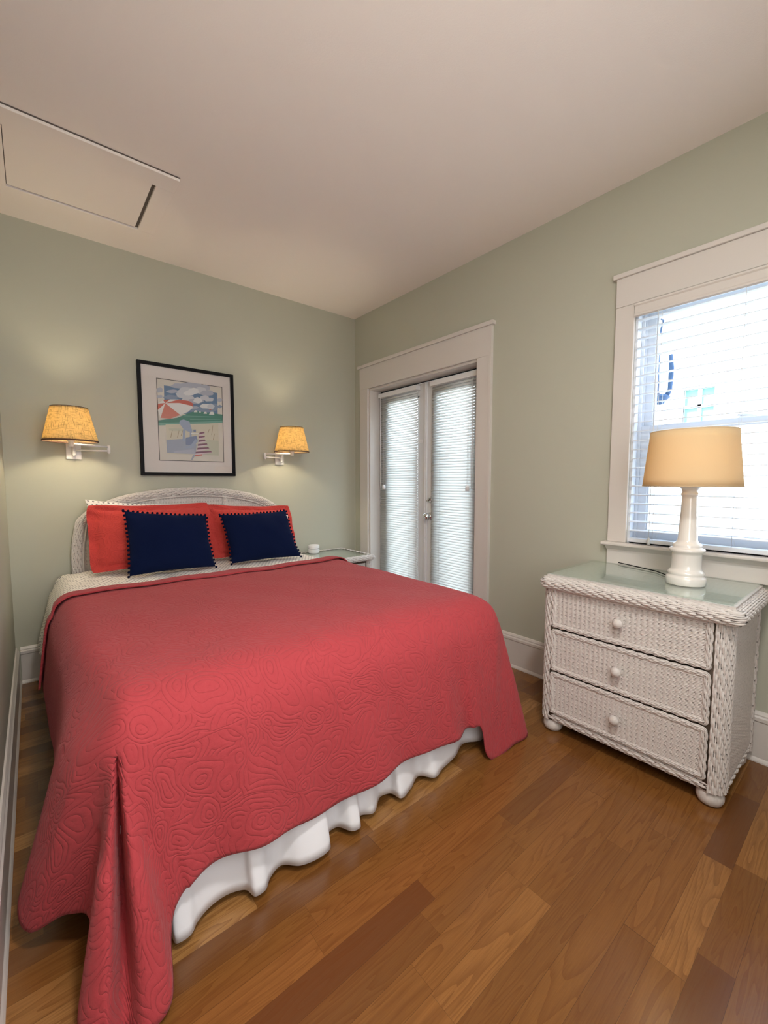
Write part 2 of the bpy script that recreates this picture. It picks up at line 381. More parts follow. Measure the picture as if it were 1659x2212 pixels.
def woven_panel(o0, du, dv, U, V, nrm, su=0.0021, sv=0.00105, **kw):
    nu = max(2, int(U/su)); nv = max(2, int(V/sv)); u = np.linspace(0, U, nu); v = np.linspace(0, V, nv)
    UU, VV = np.meshgrid(u, v, indexing='ij'); h, ho = rib_weave(UU, VV, **kw)
    P = np.array(o0)+UU[..., None]*np.array(du)+VV[..., None]*np.array(dv)+h[..., None]*np.array(nrm)
    return (P, np.stack([UU, VV], -1), False, False, ho)

# ------------------------------------------------------------------ room shell
XL, YN, H = -2.52, -3.64, 2.74
S_ = dict(kind='structure')
def struct(mb, name, mat, bevel=0, parent=None):
    o = mb.build(name, mat, parent, bevel=bevel)
    if parent is None: o['kind'] = 'structure'
    return o
struct(MB().box(XL-0.15, 0.20, YN-0.15, 0.15, -0.10, 0), 'floor', M['floor'])
struct(MB().box(XL-0.15, 0.20, YN-0.15, 0.15, H, H+0.12), 'ceiling', M['ceiling'])
struct(MB().box(XL-0.15, 0.20, 0, 0.15, 0, H), 'wall_back', M['wall'])
struct(MB().box(XL-0.15, XL, YN, 0, 0, H), 'wall_left', M['wall'])
NX0, NX1, NZ0, NZ1 = -2.38, -1.28, 0.90, 2.12
struct(MB().box(XL-0.15, NX0, YN-0.15, YN, 0, H).box(NX1, 0.20, YN-0.15, YN, 0, H).box(NX0, NX1, YN-0.15, YN, 0, NZ0).box(NX0, NX1, YN-0.15, YN, NZ1, H), 'wall_near', M['wall'])
m = MB().box(NX0-0.09, NX0, YN, YN+0.019, NZ0, NZ1).box(NX1, NX1+0.09, YN, YN+0.019, NZ0, NZ1).box(NX0-0.09, NX1+0.09, YN, YN+0.021, NZ1, NZ1+0.15).box(NX0-0.09, NX1+0.09, YN, YN+0.019, NZ0-0.11, NZ0)
struct(m, 'added_window_trim', M['trim'], 0.002)  # casing of the added near-wall window
m = MB().box(NX0, NX0+0.03, YN-0.13, YN-0.05, NZ0, NZ1).box(NX1-0.03, NX1, YN-0.13, YN-0.05, NZ0, NZ1).box(NX0, NX1, YN-0.13, YN-0.05, NZ1-0.03, NZ1).box(NX0, NX1, YN-0.13, YN-0.05, NZ0, NZ0+0.03).box(NX0, NX1, YN-0.12, YN-0.06, 1.49, 1.53)
struct(m, 'added_window', M['vinyl'], 0.002)  # unseen window added to hold the fill light
DY0, DY1, DZ = -1.45, -0.217, 2.063       # glazed double door opening
WY0, WY1, WZ0, WZ1 = -3.31, -2.435, 0.903, 2.118   # window opening
m = MB(); X0, X1 = 0.0, 0.20
m.box(X0, X1, DY1, 0, 0, H).box(X0, X1, DY0, DY1, DZ, H).box(X0, X1, WY1, DY0, 0, H)
m.box(X0, X1, WY0, WY1, 0, WZ0).box(X0, X1, WY0, WY1, WZ1, H).box(X0, X1, YN, WY0, 0, H)
struct(m, 'wall_right', M['wall'])
# baseboards: 1x8 with cap bead and shoe
def base_prof(): return [(0, 0), (0.021, 0), (0.021, 0.006), (0.017, 0.014), (0.013, 0.02), (0.013, 0.178), (0.017, 0.184), (0.017, 0.198), (0.012, 0.205), (0.012, 0.211), (0.006, 0.222), (0, 0.224)]
def baseboard(name, a, b, axis, at, sgn):
    pr = [(at+sgn*p, z) for p, z in base_prof()]; struct(MB().extr(pr, a, b, axis), name, M['trim'])
baseboard('baseboard_back', XL+0.021, -0.021, 'x', 0, -1)
baseboard('baseboard_left', YN, -0.0, 'y', XL, 1)
baseboard('baseboard_right', WY0-0.33, DY0-0.118, 'y', 0, -1)
baseboard('baseboard_corner', DY1+0.118, 0.0, 'y', 0, -1)
baseboard('baseboard_near', XL+0.021, -1.03, 'x', YN, 1)

struct(MB().box(NX0-0.02, NX1+0.02, YN-0.16, YN-0.14, NZ0-0.02, NZ1+0.02), 'sky_blocker_panel', M['ceiling'])  # unseen panel added to block sky light from the near window
# door casing and jamb
m = MB(); cw = 0.115; e = 0.019
m.box(-e, 0, DY1, DY1+cw, 0, DZ).box(-e, 0, DY0-cw, DY0, 0, DZ)
m.box(-0.021, 0, DY0-cw, DY1+cw, DZ, 2.255).box(-0.034, 0, DY0-cw-0.02, DY1+cw+0.02, 2.255, 2.281)
m.box(-0.024, -0.0, DY0-cw-0.004, DY0-cw+0.018, 0, 2.255)
m.box(0, 0.20, DY1, DY1+0.001, 0, DZ).box(0, 0.20, DY0-0.001, DY0, 0, DZ)
struct(m, 'trim_1', M['trim'], 0.003)
m = MB().box(0.0, 0.20, DY1-0.018, DY1, 0, DZ).box(0.0, 0.20, DY0, DY0+0.018, 0, DZ).box(0.0, 0.20, DY0+0.018, DY1-0.018, DZ-0.018, DZ)
struct(m, 'trim_2', M['trim'], 0.0015)
m = MB().box(0.128, 0.136, DY1-0.023, DY1-0.0175, 0, DZ-0.018).box(0.128, 0.136, DY0+0.018, DY1-0.018, DZ-0.024, DZ-0.0175)
struct(m, 'trim_3', M['dark'])
def door_leaf(name, y0, y1, knob):
    r = empty(name, (0.13, (y0+y1)/2, 0), kind='structure'); yc = (y0+y1)/2; w = (y1-y0)/2; st = 0.105; z1 = DZ-0.026
    m = MB().box(0, 0.044, -w, -w+st, 0.008, z1).box(0, 0.044, w-st, w, 0.008, z1)
    m.box(0, 0.044, -w+st, w-st, 0.008, 0.26).box(0, 0.044, -w+st, w-st, z1-0.115, z1)
    m.box(-0.006, 0, -w+st-0.02, -w+st, 0.24, z1-0.1).box(-0.006, 0, w-st, w-st+0.02, 0.24, z1-0.1)
    m.box(-0.006, 0, -w+st-0.02, w-st+0.02, 0.24, 0.26).box(-0.006, 0, -w+st-0.02, w-st+0.02, z1-0.115, z1-0.095)
    m.build('leaf_frame', M['door'], r, bevel=0.002)
    MB().box(0.018, 0.024, -w+st, w-st, 0.26, z1-0.115).build('door_glass', M['glass'], r)
    if knob:
        k = w-0.043
        m = MB().lathe([(0, -0.072), (0.016, -0.071), (0.026, -0.062), (0.029, -0.050), (0.024, -0.038), (0.012, -0.030), (0.010, -0.014), (0.026, -0.010), (0.033, -0.006), (0.034, 0)], k, 0.936, 32, axis='x')
        m.build('door_knob', M['chrome'], r)
        m = MB().lathe([(0, -0.014), (0.018, -0.013), (0.025, -0.008), (0.027, 0)], k, 1.072, 32, axis='x')
        a = math.radians(35)
        m.add([(x, k+c_*math.cos(a)-s_*math.sin(a), 1.072+c_*math.sin(a)*-1-s_*math.cos(a)) for x in (-0.034, -0.013) for c_, s_ in ((-0.02, -0.004), (0.02, -0.004), (0.02, 0.004), (-0.02, 0.004))],
              [(0, 1, 2, 3), (7, 6, 5, 4), (0, 4, 5, 1), (1, 5, 6, 2), (2, 6, 7, 3), (3, 7, 4, 0)])
        m.build('deadbolt', M['chrome'], r)
    else:
        MB().box(-0.014, -0.0005, -w-0.010, -w+0.026, 0.01, z1-0.004).box(-0.020, -0.014, -w+0.0, -w+0.012, 0.01, z1-0.004).build('astragal', M['door'], r, bevel=0.003)
        MB().box(-0.006, 0, -w+0.045, -w+0.085, 1.545, 1.575).box(-0.009, -0.006, -w+0.045, -w+0.085, 1.556, 1.564).build('catch_plate', M['white_metal'], r, bevel=0.001)
    return r
door_leaf('door_1', -0.830, DY1-0.022, False)
door_leaf('door_2', DY0+0.022, -0.834, True)

def mini_blind(y0, y1, label, tassel_y, wand_y, group):
    r = empty('mini_blind', (0.106, (y0+y1)/2, 1.99), label, 'blind', group); w = (y1-y0)/2; o = lambda y: y-(y0+y1)/2
    MB().box(-0.026, 0.022, -w-0.004, w+0.004, -0.008, 0.030).build('headrail', M['white_plastic'], r, bevel=0.003)
    sl = MB(); n = 82; a = math.radians(60); pitch = 0.0208; W2 = 0.0125
    z = -0.024
    for k in range(n):
        zz = z-k*pitch; cs = []
        for q in (-1, -0.4, 0.4, 1):
            u = q*W2; cr = 0.003*(1-q*q)
            cs.append((u*math.cos(a)-cr*math.sin(a), zz-u*math.sin(a)*-1+cr*math.cos(a)))
        dy = 0.0006*random.uniform(-1, 1)
        vs = [(x_, -w+dy, z_) for x_, z_ in cs]+[(x_, w+dy, z_) for x_, z_ in cs]
        sl.add(vs, [(i, i+1, 4+i+1, 4+i) for i in range(3)], 0, True)
    so = sl.build('slats', M['mini_slat'], r, fix=False); sd = so.modifiers.new('th', 'SOLIDIFY'); sd.thickness = 0.0004
    MB().box(-0.012, 0.012, -w, w, z-n*pitch-0.004, z-n*pitch+0.008).build('bottom_rail', M['white_plastic'], r, bevel=0.003)
    cdm = MB()
    for f in (-0.62, 0.62):
        for dx in (-0.011, 0.011): cdm.tube([(dx, f*w, 0), (dx, f*w, z-n*pitch)], 0.0007, 5)
    cdm.build('ladder_cord', M['cord'], r)
    MB().tube([(-0.024, o(wand_y), 0.0), (-0.024, o(wand_y), -0.82)], 0.0032, 8).build('tilt_wand', M['white_plastic'], r)
    cm = MB()
    for d in (-0.007, 0.007): cm.tube([(-0.024, o(tassel_y)+d, 0.0), (-0.024, o(tassel_y)+d*0.6, -0.80)], 0.0009, 5)
    cm.build('lift_cord', M['cord'], r)
    MB().lathe([(0.001, -0.795), (0.012, -0.80), (0.016, -0.81), (0.016, -0.835), (0.012, -0.838), (0, -0.838)], -0.024, o(tassel_y), 12).build('cord_tassel', M['white_plastic'], r)
    return r
mini_blind(-0.748, -0.255, 'narrow closed white mini blind on the left leaf of the glazed double door', -0.33, -0.285, 'mini blinds on the glazed doors')
mini_blind(-1.410, -0.912, 'closed white mini blind on the right door leaf, the one with the chrome knob', -1.30, -1.338, 'mini blinds on the glazed doors')

# window -------------------------------------------------------------
m = MB(); cw = 0.092
m.box(-0.019, 0, WY1, WY1+cw, WZ0, WZ1).box(-0.019, 0, WY0-cw, WY0, WZ0, WZ1)
m.box(-0.021, 0, WY0-cw, WY1+cw, WZ1, 2.262).box(-0.032, 0, WY0-cw-0.014, WY1+cw+0.014, 2.262, 2.285)
struct(m, 'trim_4', M['trim'], 0.003)
m = MB().extr([(0.06, 0.903), (0.06, 0.884), (-0.052, 0.884), (-0.058, 0.889), (-0.058, 0.898), (-0.052, 0.903)], WY0-cw-0.018, WY1+cw+0.018, 'y')
m.extr([(0, 0.884), (0, 0.862), (-0.020, 0.862), (-0.026, 0.868), (-0.034, 0.878), (-0.040, 0.884)], WY0-cw-0.004, WY1+cw+0.004, 'y')
m.box(-0.018, 0, WY0-cw, WY1+cw, 0.783, 0.864)
struct(m, 'trim_5', M['trim'], 0.002)
r = empty('window_1', (0.0, (WY0+WY1)/2, WZ0), kind='structure'); wy = (WY1-WY0)/2; hz = WZ1-WZ0
m = MB().box(0.0, 0.20, wy-0.012, wy, 0, hz).box(0.0, 0.20, -wy, -wy+0.012, 0, hz).box(0, 0.20, -wy+0.012, wy-0.012, hz-0.012, hz).box(0.06, 0.20, -wy+0.012, wy-0.012, -0.001, 0.016)
for s_ in (1, -1):                                                  # tracks
    for a_, b_ in ((0.052, 0.058), (0.088, 0.094), (0.128, 0.134)):
        y_ = s_*(wy-0.012); m.box(a_, b_, min(y_, y_-s_*0.014), max(y_, y_-s_*0.014), 0, hz-0.012)
m.build('window_frame', M['vinyl'], r, bevel=0.001)
def sash(nm, x, z0, z1, rb, rt):
    w = wy-0.016; st = 0.048
    m = MB().box(x, x+0.032, w-st, w, z0, z1).box(x, x+0.032, -w, -w+st, z0, z1).box(x, x+0.032, -w+st, w-st, z0, z0+rb).box(x, x+0.032, -w+st, w-st, z1-rt, z1)
    m.box(x+0.006, x+0.026, w-st-0.008, w-st, z0+rb, z1-rt).box(x+0.006, x+0.026, -w+st, -w+st+0.008, z0+rb, z1-rt)
    s = m.build(nm, M['vinyl'], r, bevel=0.002)
    MB().box(x+0.014, x+0.018, -w+st, w-st, z0+rb, z1-rt).build('pane', M['glass'], s)
    return s
s1 = sash('lower_sash', 0.060, 0.016, 0.607, 0.055, 0.036)
s2 = sash('upper_sash', 0.096, 0.572, hz-0.014, 0.036, 0.045)
MB().box(0.062, 0.088, -0.045, 0.02, 0.607, 0.613).tube([(0.075, -0.03, 0.613), (0.072, 0.0, 0.618), (0.068, 0.025, 0.620)], [0.006, 0.007, 0.003], 8).build('sash_lock', M['vinyl'], r)

r = empty('window_blind', (-0.004, (WY0+WY1)/2, WZ1-0.01), 'white two-inch slatted blind with valance, slats open, in the window', 'blind')
w = wy-0.006
MB().extr([(-0.026, -0.062), (-0.034, -0.058), (-0.034, -0.050), (-0.030, -0.044), (-0.030, -0.012), (-0.036, -0.006), (-0.036, 0.002), (-0.024, 0.002), (-0.020, -0.062)], -w+0.0, w-0.0, 'y').build('valance', M['trim'], r)
MB().box(-0.018, 0.034, -w+0.004, w-0.004, -0.045, -0.004).build('headrail', M['slat'], r)
sl = MB(); n = 24; pitch = 0.0462
for k in range(n):
    z = -0.075-k*pitch; a = math.radians(4+random.uniform(-1.5, 1.5)); cs = []
    top = []; bot = []
    for q in (-1, -0.5, 0, 0.5, 1):
        u = q*0.025; cr = 0.0012*(1-q*q); top.append((0.006+u*math.cos(a), z+u*math.sin(a)+cr+0.0014)); bot.append((0.006+u*math.cos(a), z+u*math.sin(a)+cr-0.0014))
    sl.extr(top+bot[::-1], -w+0.006, w-0.006, 'y')
sl.build('slats', M['slat'], r)
MB().box(-0.020, 0.032, -w+0.006, w-0.006, -1.197, -1.178).build('bottom_rail', M['slat'], r, bevel=0.003)
cm = MB()
for y in (w-0.12, 0.0, -w+0.12):
    for dx in (-0.021, 0.033): cm.tube([(dx, y, -0.04), (dx, y, -1.18)], 0.0009, 5)
    for k in range(n): cm.tube([(-0.021, y, -0.0785-k*pitch), (0.033, y, -0.0775-k*pitch)], 0.0007, 4)
cm.build('ladder_cord', M['cord'], r)
MB().tube([(-0.030, w-0.105, -0.05), (-0.031, w-0.106, -0.6), (-0.032, w-0.108, -1.19)], 0.0014, 6).lathe([(0.001, -1.165), (0.006, -1.17), (0.008, -1.2), (0, -1.2)], -0.032, w-0.108, 10).build('lift_cord', M['cord'], r)

# outside: sunlit neighbouring house, ground, lantern ------------------
t = NT('white_siding', col=(0.78, 0.80, 0.80), rough=0.7); pz = t.add('ShaderNodeNewGeometry'); q = t.add('ShaderNodeSeparateXYZ'); t.link(pz, 'Position', q, 0)
t.bump(t.math('FRACT', t.math('DIVIDE', q.outputs['Z'], 0.12)), 0.6, 0.02); M['siding'] = t.m
M['ground'] = paint('outdoor_ground', srgb(190, 186, 170), 0.9, 0.5, 20)
M['teal_glass'] = NT('teal_window_glass', col=(0.22, 0.42, 0.38), rough=0.25, spec=0.3).m
M['lantern'] = NT('lantern_metal', col=(0.06, 0.11, 0.22), rough=0.5, spec=0.2).m
tag(MB().box(0.21, 14, -12, 10, -0.9, -0.6).build('outdoor_ground', M['ground']), kind='structure')
r = empty('neighbouring_house', (4.0, -2.0, -0.6), 'white sided house outside with a small four-pane teal window, seen through the blind', 'house')
wy0, wy1, wz0, wz1 = 0.12, 0.44, 2.55, 2.97     # local frame: y from -2, z from -0.6
m = MB().box(0, 0.2, -5, wy0, 0, 5).box(0, 0.2, wy1, 7, 0, 5).box(0, 0.2, wy0, wy1, 0, wz0).box(0, 0.2, wy0, wy1, wz1, 5)
m.build('wall', M['siding'], r)
f = MB().box(-0.03, 0.02, wy0-0.06, wy0, wz0-0.06, wz1+0.06).box(-0.03, 0.02, wy1, wy1+0.06, wz0-0.06, wz1+0.06).box(-0.03, 0.02, wy0, wy1, wz1, wz1+0.06).box(-0.03, 0.02, wy0, wy1, wz0-0.06, wz0)
f.box(0.02, 0.05, (wy0+wy1)/2-0.02, (wy0+wy1)/2+0.02, wz0, wz1).box(0.02, 0.05, wy0, wy1, (wz0+wz1)/2-0.02, (wz0+wz1)/2+0.02)
f = f.build('window', M['vinyl'], r); MB().box(0.055, 0.07, wy0, wy1, wz0, wz1).build('pane', M['teal_glass'], f)
r = empty('outdoor_lantern', (0.42, -2.425, 1.84), 'dark glass-sided lantern hanging outside, close beyond the left stile of the window', 'lantern')
m = MB(); m.tube([(0, -0.045, 0.10), (0, -0.052, 0.02), (0, -0.048, -0.10), (0, -0.03, -0.13)], [0.010, 0.014, 0.012, 0.016], 8)
m.tube([(0, 0.02, 0.12), (0, 0.026, 0.02), (0, 0.020, -0.10), (0, 0.01, -0.13)], [0.012, 0.017, 0.015, 0.016], 8)
m.lathe([(0, -0.115), (0.04, -0.12), (0.052, -0.135), (0.035, -0.15), (0.02, -0.17), (0, -0.175)], 0, 0, 16)
m.tube([(0.0, 0.036, 0.13), (0.0, 0.02, 0.20), (0.0, 0.0, 0.30), (-0.05, 0.03, 0.33), (-0.222, 0.06, 0.33)], 0.006, 6)
m.build('lantern_frame', M['lantern'], r)

# closet doors on the near wall (they show in the picture glass)
def louver_door(name, x0, x1):
    r = empty(name, ((x0+x1)/2, YN, 0), kind='structure'); w = (x1-x0)/2-0.002
    m = MB().box(-w, -w+0.06, 0.001, 0.032, 0.01, 2.03).box(w-0.06, w, 0.001, 0.032, 0.01, 2.03)
    for a_, b_ in ((0.01, 0.14), (0.98, 1.08), (1.95, 2.03)): m.box(-w+0.06, w-0.06, 0.001, 0.032, a_, b_)
    m.build('door_frame', M['door'], r, bevel=0.002)
    l = MB()
    for a_, b_ in ((0.14, 0.98), (1.08, 1.95)):
        k = int((b_-a_)/0.033)
        for i in range(k):
            z = a_+(i+0.5)*(b_-a_)/k; l.extr([(0.006, z+0.018), (0.012, z+0.020), (0.028, z-0.016), (0.022, z-0.018)], -w+0.06, w-0.06, 'x')
    # profile is (y,z) for axis x
    l.build('louvres', M['door'], r)
louver_door('door_3', -0.86, -0.44); louver_door('door_4', -0.44, -0.02)
m = MB().box(-0.97, -0.86, YN, YN+0.02, 0, 2.04).box(-0.97, 0, YN, YN+0.022, 2.04, 2.20)
struct(m, 'trim_6', M['trim'], 0.003)

r = empty('added_ceiling_light', (-1.95, -3.30, H), 'added round white flush ceiling fixture, unseen, at the near end of the room', 'ceiling light')  # unseen fixture added around the downward fill
MB().lathe([(0.132, -0.032), (0.150, -0.032), (0.158, -0.024), (0.158, -0.001), (0.0, -0.001), (0, -0.02), (0.132, -0.02), (0.132, -0.032)], 0, 0, 40).build('housing', M['white_metal'], r)

# attic hatch ----------------------------------------------------------
r = empty('attic_hatch', (-2.14, -0.59, H), 'white framed attic access panel in the ceiling above the bed', 'hatch')
m = MB(); ox0, ox1, oy0, oy1 = -2.512+2.14, -1.757+2.14, -0.945+0.59, -0.238+0.59; ix0, ix1, iy0, iy1 = -2.43+2.14, -1.842+2.14, -0.832+0.59, -0.345+0.59
m.box(ox0, ox1, oy0, iy0, -0.016, -0.0005).box(ox0, ox1, iy1, oy1, -0.016, -0.0005).box(ox0, ix0, iy0, iy1, -0.016, -0.0005).box(ix1, ox1, iy0, iy1, -0.016, -0.0005)
m.build('hatch_frame', M['ceiling'], r, bevel=0.002)
MB().box(ix0, ix1, iy0, iy1, -0.003, -0.0003).box(ox0, ox1+0.001, oy0-0.005, oy0, -0.004, -0.0003).build('gap_shade', NT('gap_shade_brown', col=(0.12, 0.10, 0.085), rough=0.9).m, r)  # dark brown strip and plate painted as the shade around frame and panel
MB().box(ix0+0.003, ix1-0.016, iy0+0.003, iy1-0.011, -0.010, -0.003).build('hatch_panel', M['ceiling'], r, bevel=0.001)

# ------------------------------------------------------------------ bed
BX0, BX1, BY1, BY0 = -2.265, -0.715, -0.10, -2.13
bc = -1.4925
bed = empty('bed', (bc, -1.1, 0), 'queen bed with an arched white wicker headboard against the back wall', 'bed')
def bw(P): return np.asarray(P, float)-np.array([bc, -1.1, 0])
MB().box(BX0+0.03-bc, BX1-0.03-bc, BY0+0.04+1.1, BY1+1.1, 0.16, 0.36).build('box_spring', M['mattress'], bed, bevel=0.02)
MB().box(BX0+0.02-bc, BX1-0.035-bc, BY0+0.03+1.1, BY1+1.1, 0.36, 0.612).build('mattress', M['mattress'], bed, bevel=0.04, seg=4)
for x in (BX0+0.10, BX1-0.10):
    for y in (BY0+0.14, BY1-0.10): MB().lathe([(0, 0), (0.025, 0), (0.03, 0.01), (0.03, 0.16), (0, 0.16)], x-bc, y+1.1, 16).build('leg', M['black'], bed)
# headboard: arch outline at its outer edge
HC = -1.497; hw = 0.717
ax = np.array([hw, hw, 0.70, 0.651, 0.577, 0.487, 0.354, 0.183, 0.0]); az = np.array([0.28, 0.90, 0.975, 1.029, 1.076, 1.115, 1.149, 1.172, 1.180])
ax = np.concatenate([-ax, ax[::-1][1:]]); az = np.concatenate([az, az[::-1][1:]])
sp_ = np.concatenate([[0], np.cumsum(np.hypot(np.diff(ax), np.diff(az)))])
ss = np.arange(0, sp_[-1], 0.004); arch = hermite(sp_, np.stack([ax, az], 1), ss)
tg = np.gradient(arch, axis=0); tg /= np.linalg.norm(tg, axis=1)[:, None]; nn = np.stack([-tg[:, 1], tg[:, 0]], 1)   # outward
path = np.stack([arch[:, 0]+HC, np.full(len(arch), -0.045), arch[:, 1]], 1)-np.stack([nn[:, 0], 0*nn[:, 0], nn[:, 1]], 1)*0.030
Nn = np.stack([nn[:, 0], 0*nn[:, 0], nn[:, 1]], 1); Bb = np.tile([0, -1.0, 0], (len(path), 1))
P, uv, ho = sweep(bw(path), Nn, Bb, arc_prof(0.027, 0.024, -0.35, PI*1.0, 84), A=0.0035, w=0.0068, L=0.05)
hb = grids('headboard', [(P, uv, False, False, ho)], M['wicker'], bed)
grids('rim_core', [sweep_core(bw(path), Nn, Bb, arc_prof(0.027, 0.024, -0.35, PI*1.0, 84), 0.0045)], M['wicker_hole_shade'], hb)
# back filler so that the rim is solid
zi = lambda x: np.interp(x, arch[:, 0], arch[:, 1]-0.052)
xs_ = np.linspace(-hw+0.05, hw-0.05, 400); zz = np.arange(0.50, 1.135, 0.0013)
XX, ZZ = np.meshgrid(xs_, zz, indexing='ij'); top = hermite(sp_, np.stack([ax, az], 1), ss)
cl = np.interp(XX, arch[40:-40, 0], arch[40:-40, 1])-0.045; ZC = np.minimum(ZZ, cl)
h, ho2 = rib_weave(XX, ZC, A=0.003, pitch=0.019, row=0.0055); ho2 &= ZZ < cl-0.004
P = np.stack([XX+HC, -0.048-h, ZC], -1)
grids('woven_panel', [(bw(P), np.stack([XX, ZZ], -1), False, False, ho2)], M['wicker'], hb)
for xd in (-0.238, 0.227):
    z = np.arange(0.55, np.interp(xd, arch[:, 0], arch[:, 1])-0.04, 0.004); pth = np.stack([np.full(len(z), xd+HC), np.full(len(z), -0.05), z], 1)
    P, uv, ho = sweep(bw(pth), np.tile([1.0, 0, 0], (len(z), 1)), np.tile([0, -1.0, 0], (len(z), 1)), arc_prof(0.019, 0.012, 0, PI, 40), A=0.0025, w=0.0065, L=0.04)
    grids('divider_post', [(P, uv, False, False, ho)], M['wicker'], hb)
for zt in (0.0135,):
    inner = np.stack([arch[:, 0]+HC, np.full(len(arch), -0.058), arch[:, 1]], 1)-Nn*0.062
    P, uv, ho = sweep(bw(inner), Nn, Bb, arc_prof(0.006, 0.006, 0, PI, 8), A=0.0, w=0.02)
    grids('beading', [(P, uv, False, False, ho)], M['wicker'], hb)
MB().box(-hw+0.02+HC-bc, hw-0.02+HC-bc, 1.1-0.036, 1.1-0.012, 0.28, 0.93).build('backing_board', M['wicker_hole_shade'], hb)
P2 = np.stack([XX[::8, ::24]+HC, np.full(XX[::8, ::24].shape, -0.040), ZC[::8, ::24]], -1)
grids('panel_lining', [(bw(P2), None, False, False)], M['wicker_hole_shade'], hb)

# draped cloth builder ---------------------------------------------------
def drape(name, mat, x0, x1, yh, yf, ztop, R, hemS, hemP, step, ovl, ovf, ovr, corner_lin=1.0, relief=None, puff=0.0, rf=1.0, taper=0.0):
    """cloth lying on a box top (x0..x1, yh head .. yf foot) and hanging at left, foot and right.
    hem curve = control points hemP(x,y,z) at perimeter parameters hemS."""
    a = np.unique(np.concatenate([np.arange(-ovl, 0, step), [0], np.arange(0, x1-x0, step), [x1-x0], np.arange(x1-x0+step, x1-x0+ovr+1e-6, step)]).round(5))
    b = np.unique(np.concatenate([np.arange(0, yh-yf, step), [yh-yf], np.arange(yh-yf+step, yh-yf+ovf+1e-6, step)]).round(5)) if ovf > 0 else np.arange(0, yh-yf+1e-6, step)
    A_, B_ = np.meshgrid(a, b, indexing='ij'); Wd = x1-x0; Ld = yh-yf
    dl = np.maximum(-A_, 0)/max(ovl, 1e-6); dr = np.maximum(A_-Wd, 0)/max(ovr, 1e-6); df = np.maximum(B_-Ld, 0)/max(ovf, 1e-6)
    dx = np.maximum(dl, dr); t_ = np.maximum(dx, df)
    ov = ovl if ovl > 0 else ovr
    # perimeter parameter
    s = np.zeros_like(A_)
    L1 = Ld; C1 = L1+ovf; C1b = C1+ovl; F1 = C1b+Wd; K2 = F1+ovr; K2b = K2+ovf
    left = (dl > 0) & (df == 0); s[left] = B_[left]
    cl_ = (dl > 0) & (df > 0)
    tt = np.where(t_ > 0, t_, 1)
    onleft = cl_ & (dl >= df); s[onleft] = (L1+(df/tt)*ovf)[onleft]
    onfoot = cl_ & (dl < df); s[onfoot] = (C1+(1-dl/tt)*ovl)[onfoot]
    foot = (df > 0) & (dl == 0) & (dr == 0); s[foot] = (C1b+A_)[foot]
    cr_ = (dr > 0) & (df > 0)
    q = cr_ & (df >= dr); s[q] = (F1+(dr/tt)*ovr)[q]
    q = cr_ & (df < dr); s[q] = (K2+(1-df/tt)*ovf)[q]
    right = (dr > 0) & (df == 0); s[right] = (K2b+(Ld-B_))[right]
    Hm = hermite(hemS, np.array(hemP), s.ravel()).reshape(s.shape+(3,))
    ex = x0+np.clip(A_, 0, Wd); ey = yh-np.clip(B_, 0, Ld)
    ex0 = ex; ex = ex+taper*np.clip((yh-ey)/(yh-yf), 0, 1)**3*(1-(ex-x0)/Wd)**2
    # top surface rounding
    dist = np.minimum(np.minimum(ex0-x0 if ovl > 0 else 9, x1-ex0 if ovr > 0 else 9), (ey-yf)*rf if ovf > 0 else 9)
    dd = np.clip(R-dist, 0, R); ez = ztop-(R-np.sqrt(np.maximum(R*R-dd*dd, 0)))
    ez += puff*np.clip(dist/0.25, 0, 1)**0.6
    if relief is not None: ez += relief(ex, ey)*np.clip(dist/0.1, 0, 1)
    P = np.stack([ex, ey, ez], -1)
    hang = t_ > 0
    g = 0.30*(1-np.exp(-t_*14))+(1-0.30*(1-np.exp(-14)))*t_
    incorner = cl_ | cr_
    w = np.where(incorner, np.minimum(dx, df)/tt, 0); g = g*(1-np.clip(w*4, 0, 1))+t_**corner_lin*np.clip(w*4, 0, 1)
    z0 = ztop-R
    px = ex+(Hm[..., 0]-ex)*g; py = ey+(Hm[..., 1]-ey)*g; pz = z0+(Hm[..., 2]-z0)*t_
    P[hang] = np.stack([px, py, pz], -1)[hang]
    # light smoothing near edges and corners
    for _ in range(14):
        Q = P.copy(); Q[1:-1, 1:-1] = 0.5*P[1:-1, 1:-1]+0.125*(P[:-2, 1:-1]+P[2:, 1:-1]+P[1:-1, :-2]+P[1:-1, 2:])
        ed = ((t_ < 0.22)[..., None] & (dist < 0.12)[..., None]) | (incorner & (t_ < 0.5))[..., None]
        P = np.where(ed, Q, P)
    uv = np.stack([A_, B_], -1)
    return P, uv, t_, s

# quilt
ov = 0.48
hs = [0, 0.5, 0.8, 1.0, 1.2, 1.35, 1.5, 1.62, 1.72, 1.82, 1.93, 2.02, 2.12, 2.2, 2.32, 2.6, 2.85, 3.1, 3.45, 3.60, 3.68, 3.80, 3.90, 4.2, 4.5, 4.7, 5.2, 6.2]
hp = [(-2.405, -.82, .285), (-2.39, -1.3, .27), (-2.385, -1.55, .25), (-2.42, -1.75, .19), (-2.478, -1.90, .105), (-2.455, -1.96, .065), (-2.375, -2.02, .11), (-2.335, -2.08, .10),
      (-2.375, -2.245, .04), (-2.335, -2.315, .012), (-2.292, -2.300, .004), (-2.26, -2.335, .012), (-2.20, -2.315, .03), (-2.182, -2.235, .10), (-2.15, -2.205, .16),
      (-1.93, -2.215, .185), (-1.697, -2.205, .155), (-1.418, -2.215, .178), (-1.08, -2.215, .155), (-0.985, -2.218, .162), (-0.94, -2.225, .155), (-0.927, -2.245, .05), (-0.905, -2.252, .008), (-0.74, -2.262, .008), (-0.60, -2.24, .02),
      (-0.60, -2.10, .10), (-0.62, -1.7, .22), (-0.64, -0.8, .22)]
